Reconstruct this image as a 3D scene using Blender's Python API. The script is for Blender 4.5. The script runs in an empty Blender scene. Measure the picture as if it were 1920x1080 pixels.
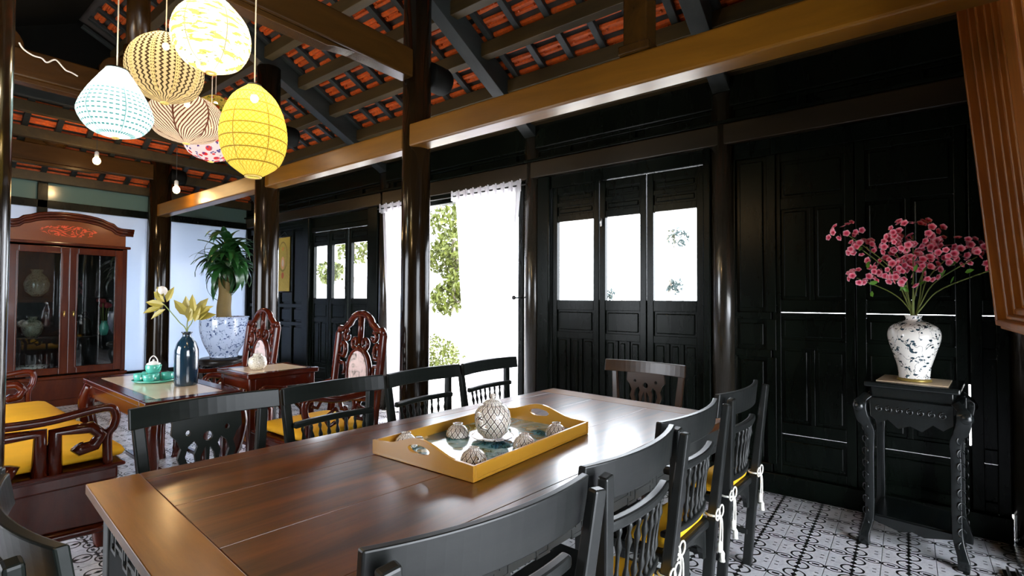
import bpy, math, random
from math import sin, cos, pi, radians, atan2, sqrt
from mathutils import Matrix, Vector
from mathutils.geometry import tessellate_polygon
random.seed(7)
S = bpy.context.scene
COL = S.collection

# ---------------- camera ----------------
FPX = 950.0
yaw = radians(37.9)
pitch = radians(1.33)
roll = radians(0.29)
F0 = Vector((-sin(yaw), cos(yaw), 0)); R0 = Vector((cos(yaw), sin(yaw), 0)); U0 = Vector((0, 0, 1))
Fv = (F0*cos(pitch) + U0*sin(pitch)).normalized()
Uv = (U0*cos(pitch) - F0*sin(pitch)).normalized()
Rv = R0*cos(roll) + Uv*sin(roll)
Uv = Uv*cos(roll) - R0*sin(roll)
CAM_Z = 1.35
cd = bpy.data.cameras.new('camera'); cam = bpy.data.objects.new('camera', cd); COL.objects.link(cam)
cd.sensor_width = 36; cd.lens = FPX/1920*36; cd.clip_start = 0.05; cd.clip_end = 300
cam.matrix_world = Matrix(((Rv.x, Uv.x, -Fv.x, 0), (Rv.y, Uv.y, -Fv.y, 0), (Rv.z, Uv.z, -Fv.z, CAM_Z), (0, 0, 0, 1)))
S.camera = cam

# ---------------- world, sun, exposure ----------------
w = bpy.data.worlds.new('world'); S.world = w; w.use_nodes = True
bg = w.node_tree.nodes['Background']
bg.inputs[0].default_value = (0.86, 0.92, 1.0, 1); bg.inputs[1].default_value = 12.0
sd = bpy.data.lights.new('sun', 'SUN'); sun = bpy.data.objects.new('sun', sd); COL.objects.link(sun)
sd.energy = 9.0; sd.angle = radians(1.0); sd.color = (1, .96, .88)
sun.rotation_euler = (radians(-24), radians(8), 0)
S.view_settings.view_transform = 'Standard'; S.view_settings.look = 'None'
S.view_settings.exposure = 0.42; S.view_settings.gamma = 1.0; S.view_settings.use_curve_mapping = False
S.cycles.max_bounces = 7; S.cycles.diffuse_bounces = 3; S.cycles.glossy_bounces = 4
S.cycles.transmission_bounces = 6; S.cycles.transparent_max_bounces = 12
S.cycles.caustics_reflective = False; S.cycles.caustics_refractive = False
S.cycles.sample_clamp_indirect = 6.0
S.cycles.use_denoising = True

def proj(p):
    d = Vector(p) - Vector((0, 0, CAM_Z)); z = d.dot(Fv)
    if z < .05: return None
    return 960 + d.dot(Rv)/z*FPX, 540 - d.dot(Uv)/z*FPX, z

# ---------------- node expressions ----------------
class E:
    def __init__(s, nt, v): s.nt = nt; s.v = v
    def _m(s, op, *a):
        n = s.nt.nodes.new('ShaderNodeMath'); n.operation = op
        for i, x in enumerate((s,)+a):
            if isinstance(x, E): x = x.v
            if isinstance(x, (int, float)): n.inputs[i].default_value = x
            else: s.nt.links.new(x, n.inputs[i])
        return E(s.nt, n.outputs[0])
    def __add__(s, o): return s._m('ADD', o)
    def __sub__(s, o): return s._m('SUBTRACT', o)
    def __mul__(s, o): return s._m('MULTIPLY', o)
    def __truediv__(s, o): return s._m('DIVIDE', o)
    def frac(s): return s._m('FRACT')
    def floor(s): return s._m('FLOOR')
    def abs(s): return s._m('ABSOLUTE')
    def sqrt(s): return s._m('SQRT')
    def sin(s): return s._m('SINE')
    def lt(s, o): return s._m('LESS_THAN', o)
    def gt(s, o): return s._m('GREATER_THAN', o)
    def mn(s, o): return s._m('MINIMUM', o)
    def mx(s, o): return s._m('MAXIMUM', o)
    def at2(s, o): return s._m('ARCTAN2', o)
    def inv(s): return E(s.nt, 1.0)._c() - s
    def _c(s):
        n = s.nt.nodes.new('ShaderNodeValue'); n.outputs[0].default_value = s.v; return E(s.nt, n.outputs[0])

class NT:
    """a material under construction"""
    def __init__(s, name):
        s.m = bpy.data.materials.new(name); s.m.use_nodes = True; s.nt = s.m.node_tree
        s.b = s.nt.nodes['Principled BSDF']; s.out = s.nt.nodes['Material Output']
        s.tc = s.nt.nodes.new('ShaderNodeTexCoord'); s.geo = None
    def link(s, a, b): s.nt.links.new(a.v if isinstance(a, E) else a, b)
    def coord(s, kind='Object', scale=None):
        if kind == 'World':
            s.geo = s.geo or s.nt.nodes.new('ShaderNodeNewGeometry'); o = s.geo.outputs['Position']
        else: o = s.tc.outputs[kind]
        if scale is not None:
            mp = s.nt.nodes.new('ShaderNodeMapping'); mp.inputs['Scale'].default_value = scale
            s.link(o, mp.inputs[0]); o = mp.outputs[0]
        return o
    def xyz(s, kind='Object'):
        n = s.nt.nodes.new('ShaderNodeSeparateXYZ'); s.link(s.coord(kind), n.inputs[0])
        return [E(s.nt, n.outputs[i]) for i in range(3)]
    def noise(s, co, scale, detail=4, rough=.55, out='Fac', dist=0):
        n = s.nt.nodes.new('ShaderNodeTexNoise'); n.inputs['Scale'].default_value = scale
        n.inputs['Detail'].default_value = detail; n.inputs['Roughness'].default_value = rough
        n.inputs['Distortion'].default_value = dist
        s.link(co, n.inputs['Vector']); return E(s.nt, n.outputs[out])
    def voro(s, co, scale, feat='F1', rnd=1.0):
        n = s.nt.nodes.new('ShaderNodeTexVoronoi'); n.feature = feat; n.inputs['Scale'].default_value = scale
        n.inputs['Randomness'].default_value = rnd
        s.link(co, n.inputs['Vector']); return n
    def mix(s, f, a, b):
        n = s.nt.nodes.new('ShaderNodeMix'); n.data_type = 'RGBA'
        for k, x in ((0, f), (6, a), (7, b)):
            if isinstance(x, E): x = x.v
            if isinstance(x, (tuple, list)): n.inputs[k].default_value = (*x[:3], 1)
            elif isinstance(x, (int, float)): n.inputs[k].default_value = x
            else: s.nt.links.new(x, n.inputs[k])
        return n.outputs[2]
    def ramp(s, f, stops):
        n = s.nt.nodes.new('ShaderNodeValToRGB'); s.link(f, n.inputs[0])
        el = n.color_ramp.elements
        while len(el) < len(stops): el.new(.5)
        for e, (p, c) in zip(el, stops): e.position = p; e.color = (*c, 1)
        return n.outputs[0]
    def bump(s, h, strength=.2, dist=.01):
        n = s.nt.nodes.new('ShaderNodeBump'); n.inputs['Strength'].default_value = strength
        n.inputs['Distance'].default_value = dist; s.link(h, n.inputs['Height'])
        s.link(n.outputs[0], s.b.inputs['Normal']); return n
    def set(s, rough=.5, spec=.5, coat=0, metal=0, color=None):
        s.b.inputs['Roughness'].default_value = rough; s.b.inputs['Specular IOR Level'].default_value = spec
        s.b.inputs['Coat Weight'].default_value = coat; s.b.inputs['Coat Roughness'].default_value = .08
        s.b.inputs['Metallic'].default_value = metal
        if color is not None:
            if isinstance(color, tuple): s.b.inputs['Base Color'].default_value = (*color, 1)
            else: s.link(color, s.b.inputs['Base Color'])
        return s

M = {}
def wood(name, c1, c2, rough, scale=(1, 1, 1), coat=0, bump=.15, spec=.5, kind='Object', freq=6):
    n = NT(name); co = n.coord(kind, scale)
    a = n.noise(co, freq, 6, .65, dist=.6)
    n.set(rough, spec, coat, color=n.ramp(a, [(.3, c1), (.7, c2)]))
    n.bump(n.noise(co, freq*4, 5, .6), bump, .004)
    M[name] = n.m; return n
def plain(name, c, rough=.5, spec=.5, coat=0, metal=0, bump=0, bscale=40, var=0, emit=0):
    n = NT(name); col = c
    if var:
        a = n.noise(n.coord(), 8, 4); col = n.mix(a, tuple(x*(1-var) for x in c), tuple(min(1, x*(1+var)) for x in c))
    n.set(rough, spec, coat, metal, col)
    if bump: n.bump(n.noise(n.coord(), bscale, 4), bump, .003)
    if emit:
        n.b.inputs['Emission Color'].default_value = (*c, 1); n.b.inputs['Emission Strength'].default_value = emit
    M[name] = n.m; return n

wood('wall_wood', (.0015, .0026, .002), (.004, .0065, .0045), .26, (1, 1, .25), spec=.12)
wood('column_wood', (.004, .003, .002), (.014, .007, .002), .15, (1, 1, .15), spec=.3, coat=.05)
wood('beam_wood', (.095, .037, .002), (.18, .074, .004), .32, (.12, 1, 1), spec=.5)
wood('tie_wood', (.020, .009, .002), (.05, .022, .004), .24, (1, .12, 1), spec=.35)
wood('rafter_wood', (.010, .013, .013), (.026, .030, .028), .42, (1, .2, 1), spec=.3)
wood('purlin_wood', (.024, .016, .006), (.055, .036, .012), .5, (.2, 1, 1), spec=.3)
wood('ceiling_wood', (.002, .002, .002), (.004, .004, .003), .6, (.3, 1, 1), spec=.08)
wood('table_wood', (.018, .005, .001), (.24, .066, .003), .36, (2.2, .22, 1), coat=.35, bump=.05, freq=5, spec=.35)
wood('table_end_wood', (.20, .070, .002), (.38, .135, .006), .36, (.22, 2.2, 1), coat=.35, bump=.05, freq=5, spec=.35)
wood('table_base_wood', (.022, .024, .024), (.04, .042, .04), .35, (1, 1, .2))
wood('chair_wood', (.006, .007, .007), (.014, .015, .014), .36, (.3, 1, 1), spec=.4)
wood('shaded_chair_wood', (.004, .006, .005), (.010, .013, .011), .30, (.3, 1, 1), spec=.18)  # same chair wood, darker and duller: shade of the dim chairs in the colour
wood('warm_chair_wood', (.022, .010, .005), (.045, .022, .010), .32, (.3, 1, 1), spec=.6)
wood('rosewood', (.035, .004, .002), (.085, .011, .003), .16, (1, 1, .3), coat=.12, spec=.3, bump=.05)
wood('cabinet_wood', (.035, .006, .003), (.085, .016, .003), .2, (1, 1, .2), coat=.12, spec=.3, bump=.05)
wood('dark_wood', (.005, .004, .003), (.012, .008, .006), .3, (1, 1, .3), spec=.25)
wood('frame_wood', (.12, .026, .003), (.36, .12, .012), .34, (1, 1, .12))
wood('ebony', (.003, .004, .004), (.008, .010, .010), .22, (1, 1, .3), spec=.5)
plain('brass', (.55, .38, .12), .3, metal=1)
plain('steel', (.5, .5, .5), .3, metal=1)
plain('cable', (.85, .85, .85), .5)
plain('black_cord', (.02, .02, .02), .6)
plain('yellow_cloth', (.86, .44, .004), .75, bump=.3, bscale=120, var=.12)
plain('white_cord', (.8, .78, .7), .8)
plain('porcelain', (.85, .85, .82), .12, coat=.6)
plain('turquoise', (.10, .50, .40), .15, coat=.6, var=.2)
plain('blue_glaze', (.008, .030, .055), .12, coat=.8)
plain('marble_inset', (.80, .62, .42), .18, coat=.3, var=.15)
plain('stem_green', (.16, .20, .04), .5)
plain('leaf_green', (.12, .35, .03), .4)
plain('dracaena_leaf', (.012, .065, .012), .35, coat=.2, var=.5)
plain('bark', (.13, .085, .02), .7, bump=.8, bscale=60, var=.4)
plain('olive_leaf', (.32, .26, .04), .45, var=.4)
plain('cotton', (.85, .8, .75), .9)
plain('soil', (.05, .03, .02), .9)
plain('tray_yellow', (.62, .30, .03), .28, coat=.4, var=.06)
plain('plaster', (.7, .74, .78), .6)
plain('dark_metal', (.05, .05, .05), .35, metal=.8)
plain('stone_ground', (.62, .60, .56), .8, var=.1, bump=.3, bscale=8)
plain('foliage', (.075, .090, .004), .6, var=.5)
plain('foliage_blue', (.015, .05, .04), .6, var=.5)
plain('foliage_dark', (.006,.022,.022), .6, var=.3)
plain('bark_grey', (.35, .3, .25), .8, var=.2)
plain('bulb_glow', (1, .62, .25), .3, emit=40)

# terracotta roof tile
n = NT('terracotta'); co = n.coord('World')
a = n.noise(co, 3.1, 3); b = n.noise(co, 40, 5)
c = n.mix(a, (.36, .042, .006), (.80, .145, .014)); c = n.mix((b*1.6-.55).mx(0).mn(1), c, (.12, .05, .035))
n.set(.42, .2, color=c); n.bump(b, .5, .004); M['terracotta'] = n.m

# encaustic floor tile, pattern follows the tile grid
TP = .225; GX = -.567; GY = 2.818
n = NT('floor_tile'); x, y, z = n.xyz('World')
tu = ((x-GX)/TP+.5).frac()-.5; uu = tu.abs()
tv = ((y-GY)/TP+.5).frac()-.5; vv = tv.abs()
def ell(cu, cv, a, b, wd, side=None):
    d = (((uu-cu)/a)*((uu-cu)/a) + ((vv-cv)/b)*((vv-cv)/b)).sqrt()
    return (d-1.0).abs().lt(wd)
p = ell(.175, 0, .16, .105, .15)
p = p.mx((uu-.18).abs().lt(.075)*vv.lt(.036)).mx((uu-.38).abs().lt(.065)*vv.lt(.026))
p = p.mx(ell(.5, .27, .21, .17, .11)*vv.gt(.08))
tri = (((tv+.5)*5).frac()-.5).abs()
p = p.mx((uu*-1+.5).lt(.06) * ((uu*-1+.5)-(tri*-.13+.068)).lt(0))
p = p.mx((uu-.11).abs().lt(.036)*(vv-.42).abs().lt(.018))
st = n.noise(n.coord('World'), 9, 5); st2 = n.noise(n.coord('World'), 55, 3)
base = n.mix((st*1.5-.3).mx(0).mn(1), (.68, .68, .71), (.90, .89, .91)); base = n.mix((st2-.45).mx(0)*2.0, base, (.50, .50, .55))
grout = uu.lt(.006)
c = n.mix(p, base, (.012, .012, .012)); c = n.mix(grout, c, (.2, .2, .2))
n.set(.28, .5, coat=.15, color=c); n.bump(st2, .05, .002); M['floor_tile'] = n.m

# frosted pale glass wall
n = NT('frosted_glass'); nt = n.nt
n.set(.12, .5, color=(.50, .56, .66))
t = nt.nodes.new('ShaderNodeBsdfTranslucent'); t.inputs[0].default_value = (.80, .88, 1, 1)
mx = nt.nodes.new('ShaderNodeMixShader'); mx.inputs[0].default_value = .26
n.link(n.b.outputs[0], mx.inputs[1]); n.link(t.outputs[0], mx.inputs[2]); n.link(mx.outputs[0], n.out.inputs[0]); M['frosted_glass'] = n.m
n = NT('green_glass'); n.set(.15, .5, color=(.10, .16, .14)); M['green_glass'] = n.m

# clear glass: thin pane
def glassy(name, refl=.08, tint=(1, 1, 1)):
    n = NT(name); nt = n.nt
    tr = nt.nodes.new('ShaderNodeBsdfTransparent'); tr.inputs[0].default_value = (*tint, 1)
    gl = nt.nodes.new('ShaderNodeBsdfGlossy'); gl.inputs['Roughness'].default_value = .02
    mx = nt.nodes.new('ShaderNodeMixShader'); mx.inputs[0].default_value = refl
    n.link(tr.outputs[0], mx.inputs[1]); n.link(gl.outputs[0], mx.inputs[2]); n.link(mx.outputs[0], n.out.inputs[0]); M[name] = n.m
M['wall_column']=M['column_wood']
wood('wall_column', (.016,.014,.010), (.03,.024,.016), .22, (1,1,.15), spec=.6, coat=.3)
wood('lintel_wood', (.014,.010,.005), (.028,.018,.008), .3, (.15,1,1))
plain('bloom_red', (.25,.02,.03), .6)
plain('brass_dark', (.30,.22,.05), .4, metal=.5)
plain('ring_gold', (.75,.55,.15), .4)
plain('cord_white', (.5,.42,.32), .6)
for k_ in ('table_wood', 'table_end_wood'):
    b_ = M[k_].node_tree.nodes['Principled BSDF']; b_.inputs['Coat Weight'].default_value = .75; b_.inputs['Coat Roughness'].default_value = .20; b_.inputs['Coat IOR'].default_value = 1.55
plain('mortar', (.035,.028,.025), .8, var=.3)
glassy('pane_glass', .06); glassy('cabinet_glass', .09, (.7, .75, .75))

# sheer curtain
n = NT('curtain_cloth'); nt = n.nt
n.set(.9, .1, color=(.92, .90, .92))
t = nt.nodes.new('ShaderNodeBsdfTranslucent'); t.inputs[0].default_value = (.95, .93, .97, 1)
mx = nt.nodes.new('ShaderNodeMixShader'); mx.inputs[0].default_value = .62
n.link(n.b.outputs[0], mx.inputs[1]); n.link(t.outputs[0], mx.inputs[2]); n.link(mx.outputs[0], n.out.inputs[0]); M['curtain_cloth'] = n.m

# blue and white porcelain
def blue_white(name, base, ink, scale, thr=.42, kind='Object', warm=None):
    n = NT(name); co = n.coord(kind)
    v = n.voro(co, scale); d = E(n.nt, v.outputs['Distance'])
    wv = n.noise(co, scale*1.3, 3, .5, dist=1.5)
    lines = (wv-.5).abs().lt(.011)
    v2 = n.voro(co, scale*4.2); d2 = E(n.nt, v2.outputs['Distance'])
    blot = d.lt(thr*.55)*d2.lt(.42)
    small = E(n.nt, n.voro(co, scale*2.7).outputs['Distance']).lt(.17)
    lf = n.voro(n.coord(kind, (1.0, 1.0, 2.3)), scale*3.1); ld_ = E(n.nt, lf.outputs['Distance'])
    near = (wv-.5).abs().lt(.075)
    p = lines.mx(blot).mx(ld_.lt(.30)*near)
    n.set(.14, .5, coat=.6, color=n.mix(p, base, ink)); M[name] = n.m
blue_white('vase_porcelain', (.80, .77, .72), (.006, .030, .045), 8)
blue_white('shaded_porcelain', (.22, .21, .15), (.03, .04, .02), 16)  # pale ware with the shade inside the cabinet put into its colour
blue_white('bowl_porcelain', (.42, .50, .66), (.03, .06, .16), 6)
blue_white('small_porcelain', (.75, .72, .62), (.12, .10, .06), 26, .3)

# scale-patterned tea ware: uses angle and height
def scales(name, nphi, nz):
    n = NT(name); x, y, z = n.xyz()
    ph = x.at2(y)*(nphi/(2*pi)); zz = z*nz
    a = (ph+zz).frac()-.5; b = (ph-zz).frac()-.5
    grid = a.abs().gt(.43).mx(b.abs().gt(.43))
    dot = (a*a+b*b).sqrt(); dots = (dot-.2).abs().lt(.035).mx(dot.lt(.06))
    c = n.mix(dots, (.86, .82, .74), (.35, .2, .12)); c = n.mix(grid, c, (.06, .025, .015))
    n.set(.15, .5, coat=.6, color=c); M[name] = n.m
scales('scale_ware', 16, 26); scales('cup_ware', 12, 30)

# tray print
n = NT('tray_print'); co = n.coord()
a = n.noise(co, 6, 3, .5, dist=1.0); b = n.noise(co, 22, 4, .6); v = n.voro(co, 9)
c = n.ramp(a, [(.32, (.01, .05, .16)), (.45, (.03, .20, .22)), (.52, (.35, .55, .58)), (.60, (.08, .16, .06)), (.72, (.5, .42, .2))])
c = n.mix(E(n.nt, v.outputs['Distance']).lt(.22)*b.gt(.45), c, (.65, .58, .38))
n.set(.12, .5, coat=.6, color=c); M['tray_print'] = n.m

# petals: dark heart, pale rim
n = NT('pink_petal'); x, y, z = n.xyz(); r_ = (x*x+y*y).sqrt()
n.set(.55, .3, color=n.ramp(r_*50, [(.15, (.60, .02, .06)), (.45, (.95, .10, .20)), (.8, (1.0, .42, .52)), (1.0, (1.0, .85, .88))])); M['pink_petal'] = n.m

# carved-chair marble
n = NT('pink_marble'); a = n.noise(n.coord(), 9, 5, .6, dist=1.5)
n.set(.2, .5, coat=.3, color=n.ramp(a, [(.36, (.10, .08, .07)), (.44, (.55, .45, .42)), (.52, (.80, .62, .60)), (.8, (.86, .70, .68))])); M['pink_marble'] = n.m
# white marble ok; scroll painting
n = NT('scroll_paper'); x, y, z = n.xyz()
arch = ((x/.085)*(x/.085)+((z-.02)/.16)*((z-.02)/.16)).sqrt()
a = n.noise(n.coord(), 30, 4)
c = n.mix(a, (.42, .30, .035), (.66, .46, .07))
c = n.mix(((x/.13)*(x/.13)+((z-.12)/.22)*((z-.12)/.22)).sqrt()._m('SUBTRACT', 1.0).abs().lt(.05), c, (.30, .20, .03))
c = n.mix(arch.lt(.62), c, (.85, .42, .18)); c = n.mix(arch.lt(.34), c, (.80, .62, .42))
c = n.mix((((x)/.035)*((x)/.035)+((z+.17)/.05)*((z+.17)/.05)).sqrt().lt(1.0), c, (.55, .12, .03))
c = n.mix((((x)/.03)*((x)/.03)+((z-.24)/.03)*((z-.24)/.03)).sqrt().lt(1.0), c, (.70, .28, .05))
n.set(.6, .3, color=c); M['scroll_paper'] = n.m

# cabinet crest inlay
n = NT('crest_wood'); x, y, z = n.xyz(); co = n.coord()
a = n.noise(n.coord('Object', (1, 1, 1.6)), 7, 2, .5, dist=2.0)
c = n.mix(n.noise(n.coord('Object', (1, .3, 1)), 9, 5), (.10, .022, .004), (.20, .05, .008))
band = (a-.5).abs().lt(.05)*((y/.28)*(y/.28)+((z-2.18)/.07)*((z-2.18)/.07)).lt(1.0)
n.set(.22, .5, coat=.5, color=n.mix(band, c, (.62, .07, .02))); M['crest_wood'] = n.m

# lantern fabrics: woven shade, partly open weave, lit from a bulb inside
def fabric(name, colf, strength, open_=.16):
    n = NT(name); nt = n.nt; c = colf(n)
    em = nt.nodes.new('ShaderNodeEmission'); em.inputs[1].default_value = strength*.5
    tl = nt.nodes.new('ShaderNodeBsdfTranslucent'); tr = nt.nodes.new('ShaderNodeBsdfTransparent')
    n.link(c, em.inputs[0]); n.link(n.mix(.80, c, (0, 0, 0)), tl.inputs[0])
    a1 = nt.nodes.new('ShaderNodeMixShader'); a1.inputs[0].default_value = open_
    ad = nt.nodes.new('ShaderNodeAddShader')
    n.link(tl.outputs[0], a1.inputs[1]); n.link(tr.outputs[0], a1.inputs[2])
    n.link(a1.outputs[0], ad.inputs[0]); n.link(em.outputs[0], ad.inputs[1]); n.link(ad.outputs[0], n.out.inputs[0]); M[name] = n.m
def polar(n, k):
    x, y, z = n.xyz(); return x.at2(y)*(k/(2*pi)), z
def seam(n, k=6, wd=.012):
    ph, z = polar(n, k); return (ph.frac()-.5).abs().lt(wd*1.0)
def f_white(n):
    ph, z = polar(n, 1); a = n.noise(n.coord('Object', (1, 1, 4)), 14, 3); b = n.noise(n.coord('Object', (1, 1, 4)), 26, 3); h = ((z*30).frac()-.5).abs().lt(.08)
    c = n.mix((a-.55).gt(0), (.95, .90, .66), (.72, .70, .10)); c = n.mix((b.gt(.62)*h).mx(b.gt(.68)), c, (.12, .16, .05)); return n.mix(seam(n), c, (.2, .2, .1))
def f_zig(n):
    ph, z = polar(n, 36); zg = ((z*44).frac()-.5).abs()
    l = ((ph+zg*.8).frac()-.5).abs().lt(.19); ph2, _ = polar(n, 10); band = (ph2.frac()-.5).abs().lt(.09)
    dots = (((z*60).frac()-.5).abs().lt(.2))*((ph*3).frac().lt(.4))
    c = n.mix(l, (.72, .58, .34), (.06, .04, .02)); c2 = n.mix(dots, (.78, .62, .30), (.10, .06, .03)); return n.mix(band, c, c2)
def f_leaf(n):
    ph, z = polar(n, 7); s = (ph.frac()-.5).abs()
    st = n.noise(n.coord(), 5, 2)
    l = ((z*30+s*9*((ph.floor()*.5).frac()*4-1)+st*2.0).frac()-.5).abs().lt(.21)
    c = n.mix(l, (.90, .80, .66), (.17, .05, .03)); return n.mix(s.lt(.03), c, (.12, .04, .02))
def f_pear(n):
    ph, z = polar(n, 40); l = ((z*40).frac()-.5).abs().lt(.14)*ph.frac().lt(.62)*(z.lt(.06))
    c = n.mix(l, (.74, .93, .90), (.05, .22, .22)); return n.mix(seam(n, 6), c, (.12, .3, .3))
def f_yellow(n):
    ph, z = polar(n, 34); zz = z*34
    a = ((ph+zz).frac()-.5).abs().gt(.40); b = ((ph-zz).frac()-.5).abs().gt(.40); h = ((zz*.5).frac()-.5).abs().gt(.45)
    c = n.mix(a.mx(b), (.92, .78, .16), (.70, .50, .04)); c = n.mix(h, c, (.30, .20, .03)); return n.mix(seam(n, 6), c, (.3, .15, .02))
def f_floral(n):
    v = n.voro(n.coord(), 16); d = E(n.nt, v.outputs['Distance']); b = n.noise(n.coord(), 20, 2)
    v2 = n.voro(n.coord(), 30); d2 = E(n.nt, v2.outputs['Distance'])
    c = n.mix(d.lt(.40), (.80, .74, .85), (.70, .03, .03)); return n.mix(d2.lt(.33)*b.gt(.46), c, (.07, .05, .30))
def f_red(n):
    v = n.voro(n.coord(), 20); d = E(n.nt, v.outputs['Distance'])
    c = n.mix(d.lt(.36), (.85, .60, .10), (.65, .07, .02)); return n.mix(n.noise(n.coord(), 40, 2).gt(.6), c, (.15, .2, .03))
LANS = 1.0
fabric('shade_white_lime', f_white, 1.0, .2); fabric('shade_zigzag', f_zig, .42); fabric('shade_leaf', f_leaf, .55)
fabric('shade_pear', f_pear, .9); fabric('shade_yellow', f_yellow, .80); fabric('shade_floral', f_floral, .55); fabric('shade_red', f_red, .45)

# ---------------- mesh building ----------------
class MB:
    def __init__(s): s.v = []; s.f = []; s.sm = []
    def add(s, vs, fs, sm=False, T=None):
        o = len(s.v)
        s.v += [tuple(T @ Vector(p)) if T else tuple(p) for p in vs]
        s.f += [tuple(i+o for i in f) for f in fs]; s.sm += [sm]*len(fs); return s
    def bx(s, x0, x1, y0, y1, z0, z1, T=None):
        v = [(x, y, z) for z in (z0, z1) for y in (y0, y1) for x in (x0, x1)]
        return s.add(v, [(0, 2, 3, 1), (4, 5, 7, 6), (0, 1, 5, 4), (2, 6, 7, 3), (0, 4, 6, 2), (1, 3, 7, 5)], False, T)
    def bar(s, p0, p1, w, h, up=(0, 0, 1), T=None, w1=None, h1=None):
        p0 = Vector(p0); p1 = Vector(p1); d = (p1-p0).normalized(); u = Vector(up); sd_ = d.cross(u)
        if sd_.length < 1e-4: sd_ = d.cross(Vector((0, 1, 0)))
        sd_.normalize(); u = sd_.cross(d); w1 = w if w1 is None else w1; h1 = h if h1 is None else h1
        v = []
        for p, a, b in ((p0, w, h), (p1, w1, h1)):
            for i, j in ((-1, -1), (1, -1), (1, 1), (-1, 1)): v.append(p+sd_*i*a/2+u*j*b/2)
        return s.add(v, [(3, 2, 1, 0), (4, 5, 6, 7), (0, 1, 5, 4), (1, 2, 6, 5), (2, 3, 7, 6), (3, 0, 4, 7)], False, T)
    def tube(s, pts, r, n=8, T=None, closed=False, sx=1, flat=None):
        P = [Vector(p) for p in pts]; m = len(P)
        rs = r if isinstance(r, (list, tuple)) else [r]*m
        v = []; ref = Vector(flat) if flat else None; prev = None
        for i in range(m):
            a = P[(i-1) % m] if (closed or i > 0) else P[i]; b = P[(i+1) % m] if (closed or i < m-1) else P[i]
            d = (b-a).normalized()
            if ref is not None: x = d.cross(ref)
            elif prev is None: x = d.cross(Vector((0, 0, 1)) if abs(d.z) < .9 else Vector((1, 0, 0)))
            else: x = prev-d*prev.dot(d)
            if x.length < 1e-6: x = Vector((1, 0, 0))
            x.normalize(); prev = x; yv = d.cross(x)
            for k in range(n):
                t = 2*pi*k/n; v.append(P[i]+x*cos(t)*rs[i]*sx+yv*sin(t)*rs[i])
        f = []
        for i in range(m if closed else m-1):
            j = (i+1) % m
            for k in range(n): f.append((i*n+k, i*n+(k+1) % n, j*n+(k+1) % n, j*n+k))
        if not closed: f.append(tuple(range(n-1, -1, -1))); f.append(tuple((m-1)*n+k for k in range(n)))
        return s.add(v, f, True, T)
    def lathe(s, prof, n=24, T=None, cap=True, sm=True):
        v = []; f = []
        for r, z in prof:
            for k in range(n): t = 2*pi*k/n; v.append((r*cos(t), r*sin(t), z))
        for i in range(len(prof)-1):
            for k in range(n): f.append((i*n+k, i*n+(k+1) % n, (i+1)*n+(k+1) % n, (i+1)*n+k))
        if cap:
            if prof[0][0] > 1e-4: f.append(tuple(range(n-1, -1, -1)))
            if prof[-1][0] > 1e-4: f.append(tuple((len(prof)-1)*n+k for k in range(n)))
        return s.add(v, f, sm, T)
    def prism(s, loops, d0, d1, T=None, sm=False):
        """loops in (a, b) plane -> local x, z; extruded along y from d0 to d1"""
        if not isinstance(loops[0][0], (tuple, list)): loops = [loops]
        L = [[Vector((a, 0, b)) for a, b in lp] for lp in loops]
        tris = tessellate_polygon([[Vector((p.x, p.z, 0)) for p in lp] for lp in L])
        flat = [p for lp in L for p in lp]; N_ = len(flat)
        v = [(p.x, d0, p.z) for p in flat]+[(p.x, d1, p.z) for p in flat]; f = []
        for t in tris:
            a, b, c = t; ar = (flat[b].x-flat[a].x)*(flat[c].z-flat[a].z)-(flat[c].x-flat[a].x)*(flat[b].z-flat[a].z)
            if ar < 0: a, b, c = c, b, a
            f.append((a, b, c)); f.append((c+N_, b+N_, a+N_))
        o = 0
        for lp in L:
            m = len(lp)
            for i in range(m):
                j = (i+1) % m; f.append((o+i, o+i+N_, o+j+N_, o+j))
            o += m
        return s.add(v, f, sm, T)
    def ell(s, c, rx, ry, rz, n=12, m=8, T=None):
        v = []; f = []
        for i in range(m+1):
            a = pi*i/m
            for k in range(n): t = 2*pi*k/n; v.append((c[0]+rx*sin(a)*cos(t), c[1]+ry*sin(a)*sin(t), c[2]-rz*cos(a)))
        for i in range(m):
            for k in range(n): f.append((i*n+k, i*n+(k+1) % n, (i+1)*n+(k+1) % n, (i+1)*n+k))
        return s.add(v, f, True, T)
    def cushion(s, x0, x1, y0, y1, z0, z1, n=12, p=.12, T=None):
        """soft box: rounded plan and edges"""
        cx, cy, cz = (x0+x1)/2, (y0+y1)/2, (z0+z1)/2; a, b, c = (x1-x0)/2, (y1-y0)/2, (z1-z0)/2
        v = []; f = []; m = 8; N_ = 40
        def sp(t, e): return math.copysign(abs(t)**e, t)
        for i in range(m+1):
            w_ = -pi/2+pi*i/m
            for k in range(N_):
                t = 2*pi*k/N_; v.append((cx+a*sp(cos(w_), .35)*sp(cos(t), p*2), cy+b*sp(cos(w_), .35)*sp(sin(t), p*2), cz+c*sp(sin(w_), .8)))
        for i in range(m):
            for k in range(N_): f.append((i*N_+k, i*N_+(k+1) % N_, (i+1)*N_+(k+1) % N_, (i+1)*N_+k))
        return s.add(v, f, True, T)
    def mesh(s, name, mat):
        me = bpy.data.meshes.new(name); me.from_pydata(s.v, [], s.f); me.polygons.foreach_set('use_smooth', s.sm)
        me.materials.append(M[mat]); me.validate(); me.update(); return me
    def build(s, name, mat, parent=None, bevel=0, loc=None, label=None):
        return put(s.mesh(name, mat), name, parent, loc, bevel=bevel, label=label)

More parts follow.
